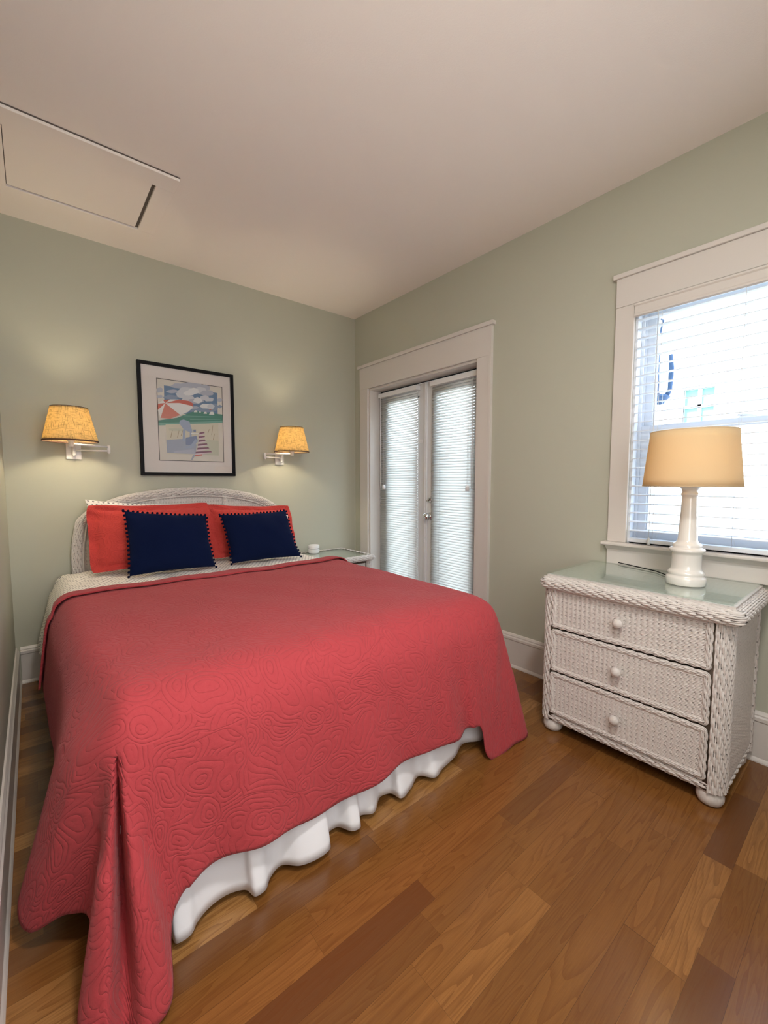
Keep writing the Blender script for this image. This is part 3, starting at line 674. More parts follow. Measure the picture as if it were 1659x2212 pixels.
def rel(x, y): return 0.004*np.sin(7*x+3*y)*np.sin(5*y-2*x)+0.003*np.sin(19*x+4)*np.sin(13*y)
P, uv, t_, s_q = drape('quilt', None, -2.348, -0.70, -0.80, -2.14, 0.682, 0.085, hs, hp, 0.012, ov, ov, ov, relief=rel, rf=0.5, taper=0.078)
# gentle hang folds on the long faces
amp = 0.010*np.clip(t_, 0, 1)**1.5*(np.sin(s_q*17.0+0.6)+0.6*np.sin(s_q*29+2))
foot = (s_q > 2.35) & (s_q < 3.6); P[..., 1] -= np.where(foot, amp, 0)
cr = np.exp(-((s_q-1.93)/0.055)**2)*np.clip(t_, 0, 1)*np.clip(1.03-t_, 0, 1)*3.2
P[..., 1] += 0.13*cr; P[..., 0] += 0.02*cr
# folded back band along the head edge
k = 10; u = np.linspace(0, 1, 34)
cols = P[:, 0:9, :]   # first rows from the head edge
band = []
n0 = P.shape[0]
tgt = np.gradient(P[:, 2, :], axis=0); tgt /= np.linalg.norm(tgt, axis=1)[:, None]+1e-9
outn = np.cross(tgt, np.array([0, -1.0, 0])); outn /= np.linalg.norm(outn, axis=1)[:, None]; outn *= np.sign(outn[:, 2:3]+1e-3*np.where(np.arange(n0) < n0/2, -outn[:, 0], outn[:, 0])[:, None])
prof = [(0.000, 0.000), (0.006, 0.002), (0.010, 0.005), (0.010, 0.008), (0.005, 0.0105), (0.0, 0.0115), (-0.02, 0.012), (-0.045, 0.012), (-0.07, 0.013), (-0.084, 0.0145), (-0.092, 0.014), (-0.093, 0.006)]
wav = 0.010*np.sin(np.linspace(0, 9, n0))+0.006*np.sin(np.linspace(0, 23, n0))
bandP = np.stack([P[:, 0, :]+outn*d+np.array([0, 1.0, 0])*(o_+(0 if i < 5 else wav*(i-4)/6))[:, None] if hasattr(o_+(0 if i < 5 else wav), 'shape') and not np.isscalar(o_+(0 if i < 5 else wav)) else P[:, 0, :]+outn*d+np.array([0, 1.0, 0])*o_ for i, (o_, d) in enumerate(prof)], 1)
buv = np.stack([np.repeat(uv[:, 0, 0][:, None], len(prof), 1), np.tile(np.array([-0.01*i for i in range(len(prof))]), (n0, 1))], -1)
quilt = grids('quilt', [(P, uv, False, False), (bandP, buv, False, False)], M['quilt'])
tag(quilt, 'coral red quilt with stitched paisley spread over the bed and hanging to the floor', 'quilt')
sd = quilt.modifiers.new('thickness', 'SOLIDIFY'); sd.thickness = 0.006; sd.offset = -1

# printed sheet
hs2 = [0, 0.3, 0.6, 0.9, 1.2]; W_ = BX1-BX0+0.02
yh, yf = -0.085, -1.0
L_ = yh-yf
# left hang then right hang handled through the same perimeter parameter (no foot overhang)
K2b = L_+0+0.40+W_+0.40
hsS = [0, 0.25, 0.55, 0.8, L_, L_+0.4, L_+0.4+W_, K2b, K2b+0.3, K2b+L_]
hsP = [(-2.385, -.10, .36), (-2.405, -.34, .31), (-2.392, -.62, .33), (-2.378, -.9, .31), (-2.365, yf, .30), (-2.365, yf, .3), (-0.66, yf, .3), (-0.66, yf, .30), (-0.665, -.8, .30), (-0.700, -.10, .32)]
def rel2(x, y): return 0.004*np.sin(23*x+9*y)*np.sin(11*y+2)+0.003*np.sin(41*x-17*y)
P, uv, t_, s_ = drape('s', None, -2.332, -0.709, yh, yf, 0.655, 0.09, hsS, hsP, 0.013, 0.40, 0, 0.40, relief=rel2)
fold = 0.012*np.clip(t_, 0, 1)*np.sin(s_*26)
P[..., 0] += np.where(s_ < L_+0.1, fold, np.where(t_ > 0, -0.2*fold, 0))
sheet = grids('bed_sheet', [(P, uv, False, False)], M['printed'])
tag(sheet, 'white sheet with a small dark printed motif showing below the pillows', 'sheet')
sd = sheet.modifiers.new('thickness', 'SOLIDIFY'); sd.thickness = 0.004; sd.offset = -1

# bed skirt: ruffled foot panel with measured waves, plain sides
fx = np.array([(-2.29, -2.13), (-2.22, -2.12), (-2.17, -2.125), (-2.161, -2.195), (-2.126, -2.194), (-2.106, -2.173), (-2.059, -2.15), (-2.002, -2.15), (-1.968, -2.168), (-1.954, -2.205), (-1.925, -2.205), (-1.897, -2.178), (-1.857, -2.160), (-1.805, -2.20), (-1.763, -2.212), (-1.70, -2.205), (-1.675, -2.15), (-1.641, -2.147), (-1.60, -2.20), (-1.579, -2.203), (-1.545, -2.16), (-1.506, -2.18), (-1.423, -2.135), (-1.391, -2.147), (-1.378, -2.19), (-1.314, -2.178), (-1.238, -2.148), (-1.197, -2.195), (-1.134, -2.18), (-1.029, -2.16), (-0.93, -2.125), (-0.85, -2.16), (-0.76, -2.13), (-0.73, -2.12)])
seg = np.concatenate([[0], np.cumsum(np.hypot(*np.diff(fx, axis=0).T))]); qs = np.arange(0, seg[-1], 0.006); hem = hermite(seg, fx, qs)
topx = np.interp(hem[:, 0], [-2.29, -0.73], [-2.29, -0.73]); tt = np.linspace(0, 1, 14)
P = np.zeros((len(qs), 14, 3))
for j, q in enumerate(tt):
    f = q**0.8; P[:, j, 0] = topx; P[:, j, 1] = -2.10*(1-f)+hem[:, 1]*f; P[:, j, 2] = 0.35*(1-q)+0.026*q
def side(x0, sg, ys):
    Q = np.zeros((len(ys), 14, 3))
    for j, q in enumerate(tt): Q[:, j, 0] = x0+sg*(0.012+0.022*np.sin(ys*34)+0.010*np.sin(ys*71))*q; Q[:, j, 1] = ys; Q[:, j, 2] = 0.35*(1-q)+0.026*q
    return Q
ys = np.linspace(-0.12, -2.11, 260)
skirt = grids('bed_skirt', [(P, None, False, False), (side(-2.265, -1, ys), None, False, False), (side(-0.74, 1, ys), None, False, False)], M['skirt'])
tag(skirt, 'white ruffled bed skirt hanging below the coral quilt', 'bed skirt')
sd = skirt.modifiers.new('thickness', 'SOLIDIFY'); sd.thickness = 0.0015

# pillows --------------------------------------------------------------
def pillow(name, mat, BL, BR, TL, TR, T, label, cat, group=None, flange=0.0, pinch=0.06, N=56, wr=0.004, seed=0, corner=0.0, pw=2.2, pv=None):
    BL, BR, TL, TR = [np.array(v, float) for v in (BL, BR, TL, TR)]
    cen = (BL+BR+TL+TR)/4; base = (BL+BR)/2
    o = empty(name, tuple(base), label, cat, group)
    u = np.linspace(-1, 1, N); U, V = np.meshgrid(u, u, indexing='ij')
    # outline: concave sides between pulled-out corners
    Uo = U*(1-pinch*(1-V**2)*np.abs(U)**1.0); Vo = V*(1-(pv if pv is not None else pinch)*(1-U**2)*np.abs(V)**1.0)
    rc = 1-corner*np.abs(U*V)**5; Uo = Uo*rc; Vo = Vo*rc
    a_ = (Uo+1)/2; b_ = (Vo+1)/2
    F = (1-a_)[..., None]*(1-b_)[..., None]*BL+a_[..., None]*(1-b_)[..., None]*BR+(1-a_)[..., None]*b_[..., None]*TL+a_[..., None]*b_[..., None]*TR
    nrm = np.cross(BR-BL, TL-BL); nrm /= np.linalg.norm(nrm)
    if nrm[1] > 0: nrm = -nrm
    W = np.linalg.norm(BR-BL); Hh = np.linalg.norm(TL-BL)
    fu = 1-flange/(W/2); fv = 1-flange/(Hh/2)
    uu = np.clip(np.abs(U)/fu, 0, 1); vv = np.clip(np.abs(V)/fv, 0, 1)
    th = ((1-uu**pw)*(1-vv**pw))**0.55*T/2
    r_ = np.random.default_rng(seed); wn_ = 0
    for k in range(9):
        fx_, fy_, ph = r_.uniform(-9, 9), r_.uniform(-9, 9), r_.uniform(0, 6); wn_ = wn_+np.sin(U*fx_+V*fy_+ph)*r_.uniform(.3, 1)/3
    edge = np.clip(1-np.minimum(1-uu, 1-vv)*3, 0, 1)
    crease = np.sin(22*(U*np.sign(U)*0.5+V*np.sign(U)*0.5)+3*np.sin(4*V))*edge*0.6
    wv = wr*(wn_+crease)
    rip = 0.006*np.sin(9*V+2*U+seed)*(np.abs(U)**6)+0.006*np.sin(8*U+seed)*(np.abs(V)**6)
    Fr = F+nrm*(th+wv+rip)[..., None]; Bk = F-nrm*(th+0.5*wv-rip+0.002)[..., None]
    Fr[0], Fr[-1], Fr[:, 0], Fr[:, -1] = [(x+y)/2 for x, y in ((Fr[0], Bk[0]), (Fr[-1], Bk[-1]), (Fr[:, 0], Bk[:, 0]), (Fr[:, -1], Bk[:, -1]))]
    Bk[0], Bk[-1], Bk[:, 0], Bk[:, -1] = Fr[0], Fr[-1], Fr[:, 0], Fr[:, -1]
    uv = np.stack([U*W/2, V*Hh/2], -1)
    body = grids('cover', [(Fr-base, uv, False, False), (Bk[::-1]-base, uv+1.3, False, False)], mat, o)
    return o, Fr-base, nrm
SH = 'coral quilted pillow shams against the headboard'
pillow('sleeping_pillow', M['printed'], (-2.12, -.128, .70), (-1.52, -.128, .70), (-2.15, -.112, 1.112), (-1.54, -.112, 1.06), 0.07, 'white pillow with small dark print peeping out behind the left coral sham', 'pillow', None, 0.0, 0.07, seed=5)
pillow('pillow_sham', M['sham'], (-2.165, -.335, .672), (-1.445, -.335, .672), (-2.165, -.215, 1.09), (-1.43, -.215, 1.085), 0.15, 'large coral quilted sham on the left, behind the navy cushion nearer the left wall', 'pillow', SH, 0.04, 0.03, seed=1, wr=0.006, corner=0.06, pv=0.10)
pillow('pillow_sham', M['sham'], (-1.455, -.305, .672), (-0.80, -.335, .672), (-1.46, -.195, 1.07), (-0.815, -.235, 1.04), 0.15, 'large coral quilted sham on the right, behind the navy cushion nearer the nightstand', 'pillow', SH, 0.04, 0.03, seed=2, wr=0.006, corner=0.06, pv=0.10)
def pompoms(o, Fr, step):
    m = MB(); N = Fr.shape[0]
    runs = [[Fr[i, -1] for i in range(N)], [Fr[0, j] for j in range(N)], [Fr[-1, j] for j in range(N)]]
    cen = Fr.mean(axis=(0, 1))
    for run in runs:
        run = np.array(run); d = np.concatenate([[0], np.cumsum(np.linalg.norm(np.diff(run, axis=0), axis=1))])
        k = int(d[-1]/step)
        for i in range(k+1):
            q = np.array([np.interp(i*step, d, run[:, a]) for a in range(3)]); out = q-cen; out /= np.linalg.norm(out)
            q = q+out*0.006; R = 0.0075; vs = []; ns = 8
            for a in range(5):
                th = PI*(a+0.5)/5
                for b in range(ns): vs.append((q[0]+R*math.sin(th)*math.cos(2*PI*b/ns), q[1]+R*math.sin(th)*math.sin(2*PI*b/ns), q[2]+R*math.cos(th)))
            fs = [(a*ns+b, a*ns+(b+1) % ns, (a+1)*ns+(b+1) % ns, (a+1)*ns+b) for a in range(4) for b in range(ns)]+[tuple(range(ns))[::-1], tuple(4*ns+b for b in range(ns))]
            m.add(vs, fs, 0, True)
    m.build('pompom_trim', M['pom'], o, fix=False)
NV = 'navy square cushions with pompom trim'
o, Fr, _ = pillow('throw_cushion', M['navy'], (-1.985, -.50, .672), (-1.505, -.53, .672), (-1.985, -.405, 1.048), (-1.515, -.40, 0.998), 0.15, 'navy cushion with pompom trim, the left one, nearer the left wall', 'cushion', NV, 0, 0.05, seed=3, wr=0.003); pompoms(o, Fr, 0.026)
o, Fr, _ = pillow('throw_cushion', M['navy'], (-1.385, -.50, .672), (-0.895, -.54, .672), (-1.42, -.395, 0.995), (-0.935, -.40, 1.005), 0.15, 'navy cushion with pompom trim and a small white tag, the right one, nearer the doors', 'cushion', NV, 0, 0.05, seed=7, wr=0.003); pompoms(o, Fr, 0.026)
MB().box(0.190, 0.204, 0.088, 0.090, 0.270, 0.300).build('care_tag', M['white_plastic'], o)

# ------------------------------------------------------------------ wicker furniture
def wicker_top(root, x0, x1, y0, y1, z, th, rad, L=0.05):
    """plaited bullnose rim + glass"""
    pts, nr = rect_loop(x0+0.03, x1-0.03, y0+0.03, y1-0.03, rad)
    pts = np.vstack([pts, pts[:1]]); nr = np.vstack([nr, nr[:1]])
    path = np.concatenate([pts, np.full((len(pts), 1), z-th/2)], 1); N_ = np.concatenate([nr, np.zeros((len(nr), 1))], 1); B_ = np.tile([0, 0, 1.0], (len(pts), 1))
    P, uv, ho = sweep(path, N_, B_, np.concatenate([np.array([[-0.012, -th/2+0.002]]), arc_prof(0.030, th/2, -PI/2, PI/2, 84), np.array([[-0.014, th/2-0.001]])]), A=0.0036, w=0.0076, L=L)
    rim = grids('top_rim', [(P, uv, False, False, ho)], M['wicker'], root)
    grids('rim_core', [sweep_core(path, N_, B_, np.concatenate([np.array([[-0.012, -th/2+0.002]]), arc_prof(0.030, th/2, -PI/2, PI/2, 40), np.array([[-0.014, th/2-0.001]])]), 0.0045)], M['wicker_hole_shade'], rim)
    return rim
def dresser():
    X0, X1, Y0, Y1 = -0.505, -0.045, -2.985, -2.252; Z0, Z1 = 0.065, 0.735
    cx, cy = -0.275, -2.618
    root = empty('wicker_dresser', (cx, cy, 0), 'white three-drawer wicker dresser with a glass top under the window', 'dresser')
    x0, x1, y0, y1 = X0-cx, X1-cx, Y0-cy, Y1-cy
    MB().box(x0+0.030, x1-0.01, y0+0.03, y1-0.03, Z0+0.01, Z1).build('carcass', M['wicker_hole_shade'], root)
    # side panels
    for yy, ny in ((y0+0.004, -1), (y1-0.004, 1)):
        grids('side_panel', [woven_panel((x0+0.05, yy, Z0+0.03), (1, 0, 0), (0, 0, 1), x1-x0-0.075, Z1-Z0-0.03, (0, ny, 0), su=0.0025, sv=0.0014, A=0.0028, pitch=0.016, row=0.0062)], M['wicker'], root)
    # corner posts
    def post(px, py, a0, a1, r, nm='corner_post'):
        z = np.arange(Z0, Z1+0.002, 0.004); pth = np.stack([np.full(len(z), px), np.full(len(z), py), z], 1)
        P, uv, ho = sweep(pth, np.tile([1.0, 0, 0], (len(z), 1)), np.tile([0, 1.0, 0], (len(z), 1)), arc_prof(r, r, a0, a1, int(60*r/0.035)), A=0.0036, w=0.0074, L=0.056, skew=0.0)
        o = grids(nm, [(P, uv, False, False, ho)], M['wicker'], root); MB().tube([(px, py, Z0), (px, py, Z1)], r-0.005, 20).build('post_core', M['wicker_hole_shade'], o); return o
    post(x0+0.045, y0+0.052, PI*1.0, PI*1.62, 0.050); post(x0+0.045, y1-0.052, PI*0.38, PI*1.0, 0.050)
    post(x1-0.016, y0+0.012, PI*0.8, PI*1.9, 0.015); post(x1-0.016, y1-0.012, PI*0.1, PI*1.2, 0.015)
    # bottom rail on three sides
    def rail(p, q, n_, r=0.019, A=0.0035):
        L_ = math.dist(p, q); k = np.linspace(0, 1, int(L_/0.004)); pth = np.array(p)+k[:, None]*(np.array(q)-np.array(p))
        P, uv, ho = sweep(pth, np.tile(n_, (len(k), 1)), np.tile([0, 0, 1.0], (len(k), 1)), arc_prof(r, r, -PI*0.6, PI*0.6, 50), A=A, w=0.0075, L=0.05)
        return (P, uv, False, False, ho)
    grids('bottom_rail', [rail((x0+0.022, y1-0.036, Z0+0.016), (x0+0.022, y0+0.036, Z0+0.016), (-1.0, 0, 0), 0.021), rail((x0+0.06, y0+0.016, Z0+0.012), (x1-0.02, y0+0.016, Z0+0.012), (0, -1.0, 0), 0.014), rail((x0+0.06, y1-0.016, Z0+0.012), (x1-0.02, y1-0.016, Z0+0.012), (0, 1.0, 0), 0.014)], M['wicker'], root)
    # drawers
    zb = [(0.527, 0.730), (0.316, 0.522), (0.104, 0.311)]; dy0, dy1 = -2.929-cy, -2.302-cy
    for z0, z1 in zb:
        fp = x0-0.001
        g = [woven_panel((fp-0.001, dy0+0.02, z0+0.016), (0, 1, 0), (0, 0, 1), dy1-dy0-0.04, z1-z0-0.032, (-1, 0, 0), A=0.0034)]
        d = grids('drawer', g, M['wicker'], root)
        # plaited border, mitred loop in the YZ plane
        pts, nr = rect_loop(dy0+0.0125, dy1-0.0125, z0+0.0125, z1-0.0125, 0.004); pts = np.vstack([pts, pts[:1]]); nr = np.vstack([nr, nr[:1]])
        pth = np.stack([np.full(len(pts), fp), pts[:, 0], pts[:, 1]], 1); N_ = np.stack([0*nr[:, 0], nr[:, 0], nr[:, 1]], 1)
        P, uv, ho = sweep(pth, N_, np.tile([-1.0, 0, 0], (len(pts), 1)), arc_prof(0.0105, 0.008, 0, PI, 44), A=0.0024, w=0.0062, L=0.04)
        grids('drawer_border', [(P, uv, False, False, ho)], M['wicker'], d)
        MB().box(fp+0.003, fp+0.02, dy0+0.004, dy1-0.004, z0+0.003, z1-0.003).build('drawer_back', M['wicker_hole_shade'], d)
        zc = (z0+z1)/2
        MB().lathe([(0.008, fp), (0.009, fp-0.012), (0.016, fp-0.018), (0.0205, fp-0.027), (0.020, fp-0.036), (0.014, fp-0.043), (0.006, fp-0.046), (0, fp-0.0465)], -2.610-cy, zc, 24, axis='x').build('knob', M['wicker'], d)
    MB().box(x0+0.020, x0+0.029, dy0-0.008, dy1+0.008, 0.095, 0.738).build('drawer_gap_shade', M['dark'], root)  # black sheet behind the drawers stands in for the shade between them
    # bun feet
    for px, py in ((x0+0.045, y0+0.05), (x0+0.045, y1-0.05), (x1-0.05, y0+0.05), (x1-0.05, y1-0.05)):
        MB().lathe([(0, 0), (0.026, 0.001), (0.038, 0.009), (0.0445, 0.024), (0.0445, 0.040), (0.040, 0.053), (0.034, 0.062), (0.0, 0.066)], px, py, 28).build('bun_foot', M['wicker'], root)
    # top
    T0, T1, S0, S1 = -0.545-cx, -0.008-cx, -3.018-cy, -2.250-cy
    MB().box(T0+0.03, T1-0.02, S0+0.03, S1-0.03, 0.735, 0.780).build('top_board', M['wicker'], root)
    grids('woven_top', [woven_panel((T0+0.03, S0+0.03, 0.7805), (0, 1, 0), (1, 0, 0), S1-S0-0.06, T1-T0-0.05, (0, 0, 1), su=0.003, sv=0.0016, A=0.0014, pitch=0.02, row=0.007)], M['wicker'], root)
    wicker_top(root, T0, T1, S0, S1, 0.770, 0.054, 0.004)
    MB().box(T0+0.036, T1-0.014, S0+0.038, S1-0.022, 0.7835, 0.7885).build('glass_top', M['top_glass'], root)
    return root
dresser()
def nightstand():
    x0, x1, y0, y1 = -0.255, 0.255, -0.27, 0.25; cx, cy = -0.435, -0.285; zt = 0.605
    root = empty('wicker_nightstand', (cx, cy, 0), 'white wicker nightstand with a glass top between the bed and the glazed doors', 'nightstand')
    MB().box(x0+0.05, x1-0.05, y0+0.05, y1-0.02, 0.07, zt-0.04).build('carcass', M['wicker_hole_shade'], root)
    for px, py in ((x0+0.05, y0+0.05), (x1-0.05, y0+0.05), (x0+0.05, y1-0.04), (x1-0.05, y1-0.04)):
        z = np.arange(0.0, zt-0.03, 0.004); pth = np.stack([np.full(len(z), px), np.full(len(z), py), z], 1)
        P, uv, ho = sweep(pth, np.tile([1.0, 0, 0], (len(z), 1)), np.tile([0, 1.0, 0], (len(z), 1)), arc_prof(0.024, 0.024, 0, 2*PI, 30), A=0.003, w=0.0075, L=0.05)
        grids('corner_post', [(P, uv, False, False, ho)], M['wicker'], root)
    for z0, z1 in ((0.33, 0.54), (0.10, 0.31)):
        d = grids('drawer', [woven_panel((x0+0.09, y0+0.046, z0), (1, 0, 0), (0, 0, 1), x1-x0-0.18, z1-z0, (0, -1, 0), A=0.003)], M['wicker'], root)
        MB().lathe([(0.008, y0+0.05), (0.009, y0+0.03), (0.018, y0+0.02), (0.019, y0+0.01), (0, y0+0.004)], 0, (z0+z1)/2, 20, axis='y').build('knob', M['wicker'], d)
    grids('side_panel', [woven_panel((x1-0.048, y0+0.07, 0.10), (0, 1, 0), (0, 0, 1), y1-y0-0.13, zt-0.15, (1, 0, 0), su=0.003, sv=0.0016, A=0.0025)], M['wicker'], root)
    wicker_top(root, x0, x1, y0, y1, zt, 0.042, 0.012)
    MB().box(x0+0.04, x1-0.04, y0+0.04, y1-0.04, zt-0.03, zt-0.008).build('top_board', M['wicker'], root)
    MB().box(x0+0.035, x1-0.035, y0+0.035, y1-0.035, zt-0.006, zt-0.001).build('glass_top', M['top_glass'], root)
    return root
nightstand()
r = empty('wifi_puck', (-0.545, -0.135, 0.604), 'small round white device with a dark seam on the nightstand', 'router')
MB().lathe([(0, 0), (0.040, 0), (0.046, 0.004), (0.048, 0.012), (0.048, 0.040)], 0, 0, 48).lathe([(0.048, 0.044), (0.048, 0.064), (0.046, 0.070), (0.040, 0.073), (0, 0.0735)], 0, 0, 48).build('body', M['white_plastic'], r)
MB().lathe([(0.048, 0.040), (0.0465, 0.0405), (0.0465, 0.0435), (0.048, 0.044)], 0, 0, 48).build('seam_band', NT('grey_band', col=(0.12, 0.12, 0.13), rough=0.5).m, r)

# table lamp ------------------------------------------------------------
r = empty('table_lamp', (-0.27, -2.772, 0.7887), 'white column table lamp with a cream drum shade on the dresser', 'lamp'); zb = 0.7887
pr = [(0, 0), (0.069, 0.0), (0.0715, 0.002), (0.0715, 0.028), (0.069, 0.034), (0.064, 0.037), (0.064, 0.043), (0.067, 0.049), (0.062, 0.057), (0.057, 0.062), (0.0535, 0.07), (0.0525, 0.085), (0.0525, 0.125), (0.055, 0.135), (0.062, 0.140), (0.065, 0.147), (0.062, 0.153), (0.054, 0.156), (0.051, 0.160), (0.053, 0.166), (0.050, 0.172), (0.040, 0.178), (0.0355, 0.19), (0.033, 0.24), (0.030, 0.30), (0.0275, 0.36), (0.0265, 0.372), (0.030, 0.376), (0.032, 0.381), (0.030, 0.386), (0.027, 0.39), (0.029, 0.40), (0.038, 0.41), (0.055, 0.417), (0.062, 0.422), (0.060, 0.428), (0.02, 0.43), (0, 0.43)]
MB().lathe(pr, 0, 0, 56).build('base', M['ceramic'], r)
def shade(parent, rb, rt, zb_, zt_, mat, tape=None, nb=64, cx=0, cy=0, tapeh=0.008):
    n = nb; th = 0.0025; vs = []; a = np.linspace(0, 2*PI, n+1); zz = np.linspace(0, 1, 8)
    A_, Z_ = np.meshgrid(a, zz, indexing='ij'); R_ = rb+(rt-rb)*Z_
    P = np.stack([cx+R_*np.cos(A_), cy+R_*np.sin(A_), zb_+(zt_-zb_)*Z_], -1); uv = np.stack([A_*(rb+rt)/2, Z_*(zt_-zb_)], -1)
    s = grids('lamp_shade', [(P, uv, False, False)], mat, parent); sd = s.modifiers.new('th', 'SOLIDIFY'); sd.thickness = 0.001
    hh = tapeh; dr = (rt-rb)/(zt_-zb_)
    MB().lathe([(rb+0.001, zb_+hh), (rb+0.0022, zb_), (rb-0.003, zb_-0.0005), (rb-0.003+dr*hh, zb_+hh), (rb+0.001, zb_+hh)], cx, cy, n).build('bottom_trim', tape or mat, s)
    MB().lathe([(rt+0.0015, zt_-hh), (rt+0.0015, zt_+0.0005), (rt-0.003, zt_+0.0005), (rt-0.003, zt_-hh), (rt+0.001, zt_-hh)], cx, cy, n).build('top_trim', tape or mat, s)
    sp = MB()
    for k in range(3):
        a_ = 2*PI*k/3+0.4; sp.tube([(cx, cy, zt_-0.02), (cx+rt*math.cos(a_)*0.98, cy+rt*math.sin(a_)*0.98, zt_-0.004)], 0.0012, 5)
    sp.build('spider', M['white_metal'], s)
    return s
sh = shade(r, 0.172, 0.150, 1.203-zb, 1.432-zb, M['shade_cream'], None, tapeh=0.004)
MB().lathe([(0, 0.42), (0.014, 0.42), (0.014, 0.46), (0, 0.46)], 0, 0, 16).build('socket', M['white_metal'], r)
MB().lathe([(0.001, 0.46), (0.013, 0.465), (0.028, 0.51), (0.026, 0.535), (0.012, 0.555), (0.001, 0.558)], 0, 0, 20).build('bulb', M['bulb'], r)
MB().tube([(0.05, 0.05, 0.006), (0.10, 0.10, 0.005), (0.16, 0.16, 0.005), (0.20, 0.26, 0.006), (0.235, 0.36, 0.008)], 0.0025, 8).build('power_cord', M['black'], r)
l = light('table_lamp_light', 'POINT', (0, 0, 0.51), 1.6, (1.0, 0.85, 0.62), shadow_soft_size=0.03); l.parent = r

# sconces ---------------------------------------------------------------
def sconce(px, sgn, sx, label, energy):
    """px: backplate centre x; sgn: side the knuckle swings to; sx: shade centre x"""
    z0 = 1.425; r = empty('wall_sconce', (px, 0, z0), label, 'wall lamp', 'swing-arm wall lamps beside the picture')
    MB().box(-0.039, 0.039, -0.013, -0.0005, -0.062, 0.062).build('backplate', M['white_metal'], r, bevel=0.002)
    jx = sgn*0.175; jy = -0.115; hx = sx-px; hy = -0.25
    m = MB().tube([(0.0, -0.012, -0.022), (0.0, -0.040, -0.020)], 0.010, 12).tube([(0, -0.045, -0.034), (0, -0.045, 0.030)], 0.010, 14)
    m.lathe([(0, -0.046), (0.007, -0.045), (0.010, -0.036), (0.011, -0.030)], 0, -0.045, 14)
    m.tube([(0, -0.045, -0.008), (jx, jy, -0.008)], 0.0055, 10).build('lower_arm', M['white_metal'], r)
    MB().tube([(jx, jy, -0.020), (jx, jy, 0.026)], 0.0095, 14).lathe([(0, -0.026), (0.006, -0.025), (0.0085, -0.020)], jx, jy, 12).build('knuckle', M['white_metal'], r)
    MB().tube([(jx, jy, 0.016), (hx, hy, 0.016)], 0.0055, 10).build('upper_arm', M['white_metal'], r)
    MB().lathe([(0, 0.000), (0.011, 0.001), (0.013, 0.006), (0.013, 0.028), (0.018, 0.032), (0.018, 0.070), (0, 0.070)], hx, hy, 20).build('socket', M['white_metal'], r)
    MB().lathe([(0.001, 0.07), (0.013, 0.073), (0.025, 0.115), (0.022, 0.135), (0.010, 0.150), (0.001, 0.152)], hx, hy, 20).build('bulb', M['bulb'], r)
    shade(r, 0.134, 0.089, 0.028, 0.225, M['shade_linen'], M['shade_trim'], 56, hx, hy)
    l = light('sconce_light', 'POINT', (hx, hy, 0.115), energy, (1.0, 0.85, 0.60), shadow_soft_size=0.028); l.parent = r
sconce(-2.188, 1, -2.213, 'left of two swing-arm wall lamps with burlap shades, nearer the left wall', 17.0)
sconce(-0.791, -1, -0.799, 'right of two swing-arm wall lamps with burlap shades, nearer the doors', 15.5)

# framed picture --------------------------------------------------------
r = empty('framed_picture', (-1.4955, 0, 1.265), 'black framed beach watercolour with a red striped umbrella above the headboard', 'picture')
w, hh, fb = 0.325, 0.777, 0.022
m = MB().box(-w, w, -0.028, -0.002, 0, fb).box(-w, w, -0.028, -0.002, hh-fb, hh).box(-w, -w+fb, -0.028, -0.002, fb, hh-fb).box(w-fb, w, -0.028, -0.002, fb, hh-fb)
m.build('frame', M['black'], r, bevel=0.0015)
MB().box(-w+fb, w-fb, -0.012, -0.004, fb, hh-fb).build('mat_board', M['mat_board'], r)
MB().box(-w+fb, w-fb, -0.020, -0.018, fb, hh-fb).build('glass_pane', M['picture_glass'], r)
art_cols = {'paper': (222, 212, 200), 'line': (30, 20, 24), 'sky': (92, 122, 160), 'sky2': (128, 146, 176), 'cloud': (206, 206, 214), 'cloud2': (176, 178, 196), 'cloud3': (230, 228, 230), 'red': (206, 92, 78), 'red2': (214, 120, 106), 'white': (236, 232, 230),
            'sea': (62, 128, 112), 'sea2': (110, 164, 150), 'sand': (216, 206, 184), 'sand2': (200, 198, 176), 'shade': (160, 166, 186), 'chair': (156, 168, 196), 'chair2': (120, 134, 170), 'plum': (126, 74, 96), 'pink': (220, 196, 202), 'grass': (160, 138, 104), 'sail': (238, 236, 232)}
names = list(art_cols); mats = [NT('print_'+k, col=srgb(*[c_*0.82+198*0.18 for c_ in v]), rough=0.9).m for k, v in art_cols.items()]  # print colours greyed to put the haze of the glass into them
ax0, ax1, az0, az1 = -0.208, 0.243, 0.105, 0.675      # print opening, local x and z
def q2l(X, Y):   # measured position on the flat print -> local x,z
    u = (X-(305+(Y-400)*30/1290))/(1029-0.008*(Y-400)); yt = 400+u*150; yb = 1690+u*30; v = (Y-yt)/(yb-yt); return ax0+u*(ax1-ax0), az1-v*(az1-az0)
art = MB(); lay = [0]
def poly(col, pts, raw=False):
    lay[0] += 1; y = -0.0125-0.00006*lay[0]
    vs = [((ax0+min(max(p[0], 0), 1)*(ax1-ax0), y, az1-min(max(p[1], 0), 1)*(az1-az0)) if raw else (min(max(q2l(*p)[0], ax0), ax1), y, min(max(q2l(*p)[1], az0), az1))) for p in pts]
    art.add(vs, [tuple(range(len(vs)))], names.index(col))
def blob(col, x, y, rx, ry, n=18, lump=0.12):
    poly(col, [(x+rx*(1+lump*math.sin(5*a+x))*math.cos(a), y+ry*(1+lump*math.sin(4*a+y))*math.sin(a)) for a in [2*PI*k/n for k in range(n)]])
poly('line', [(0, 0), (1, 0), (1, 1), (0, 1)], True); e_ = 0.009; poly('paper', [(e_, e_*0.8), (1-e_, e_*0.8), (1-e_, 1-e_*0.8), (e_, 1-e_*0.8)], True)
poly('sky', [(415, 515), (1250, 640), (1255, 990), (420, 940)])
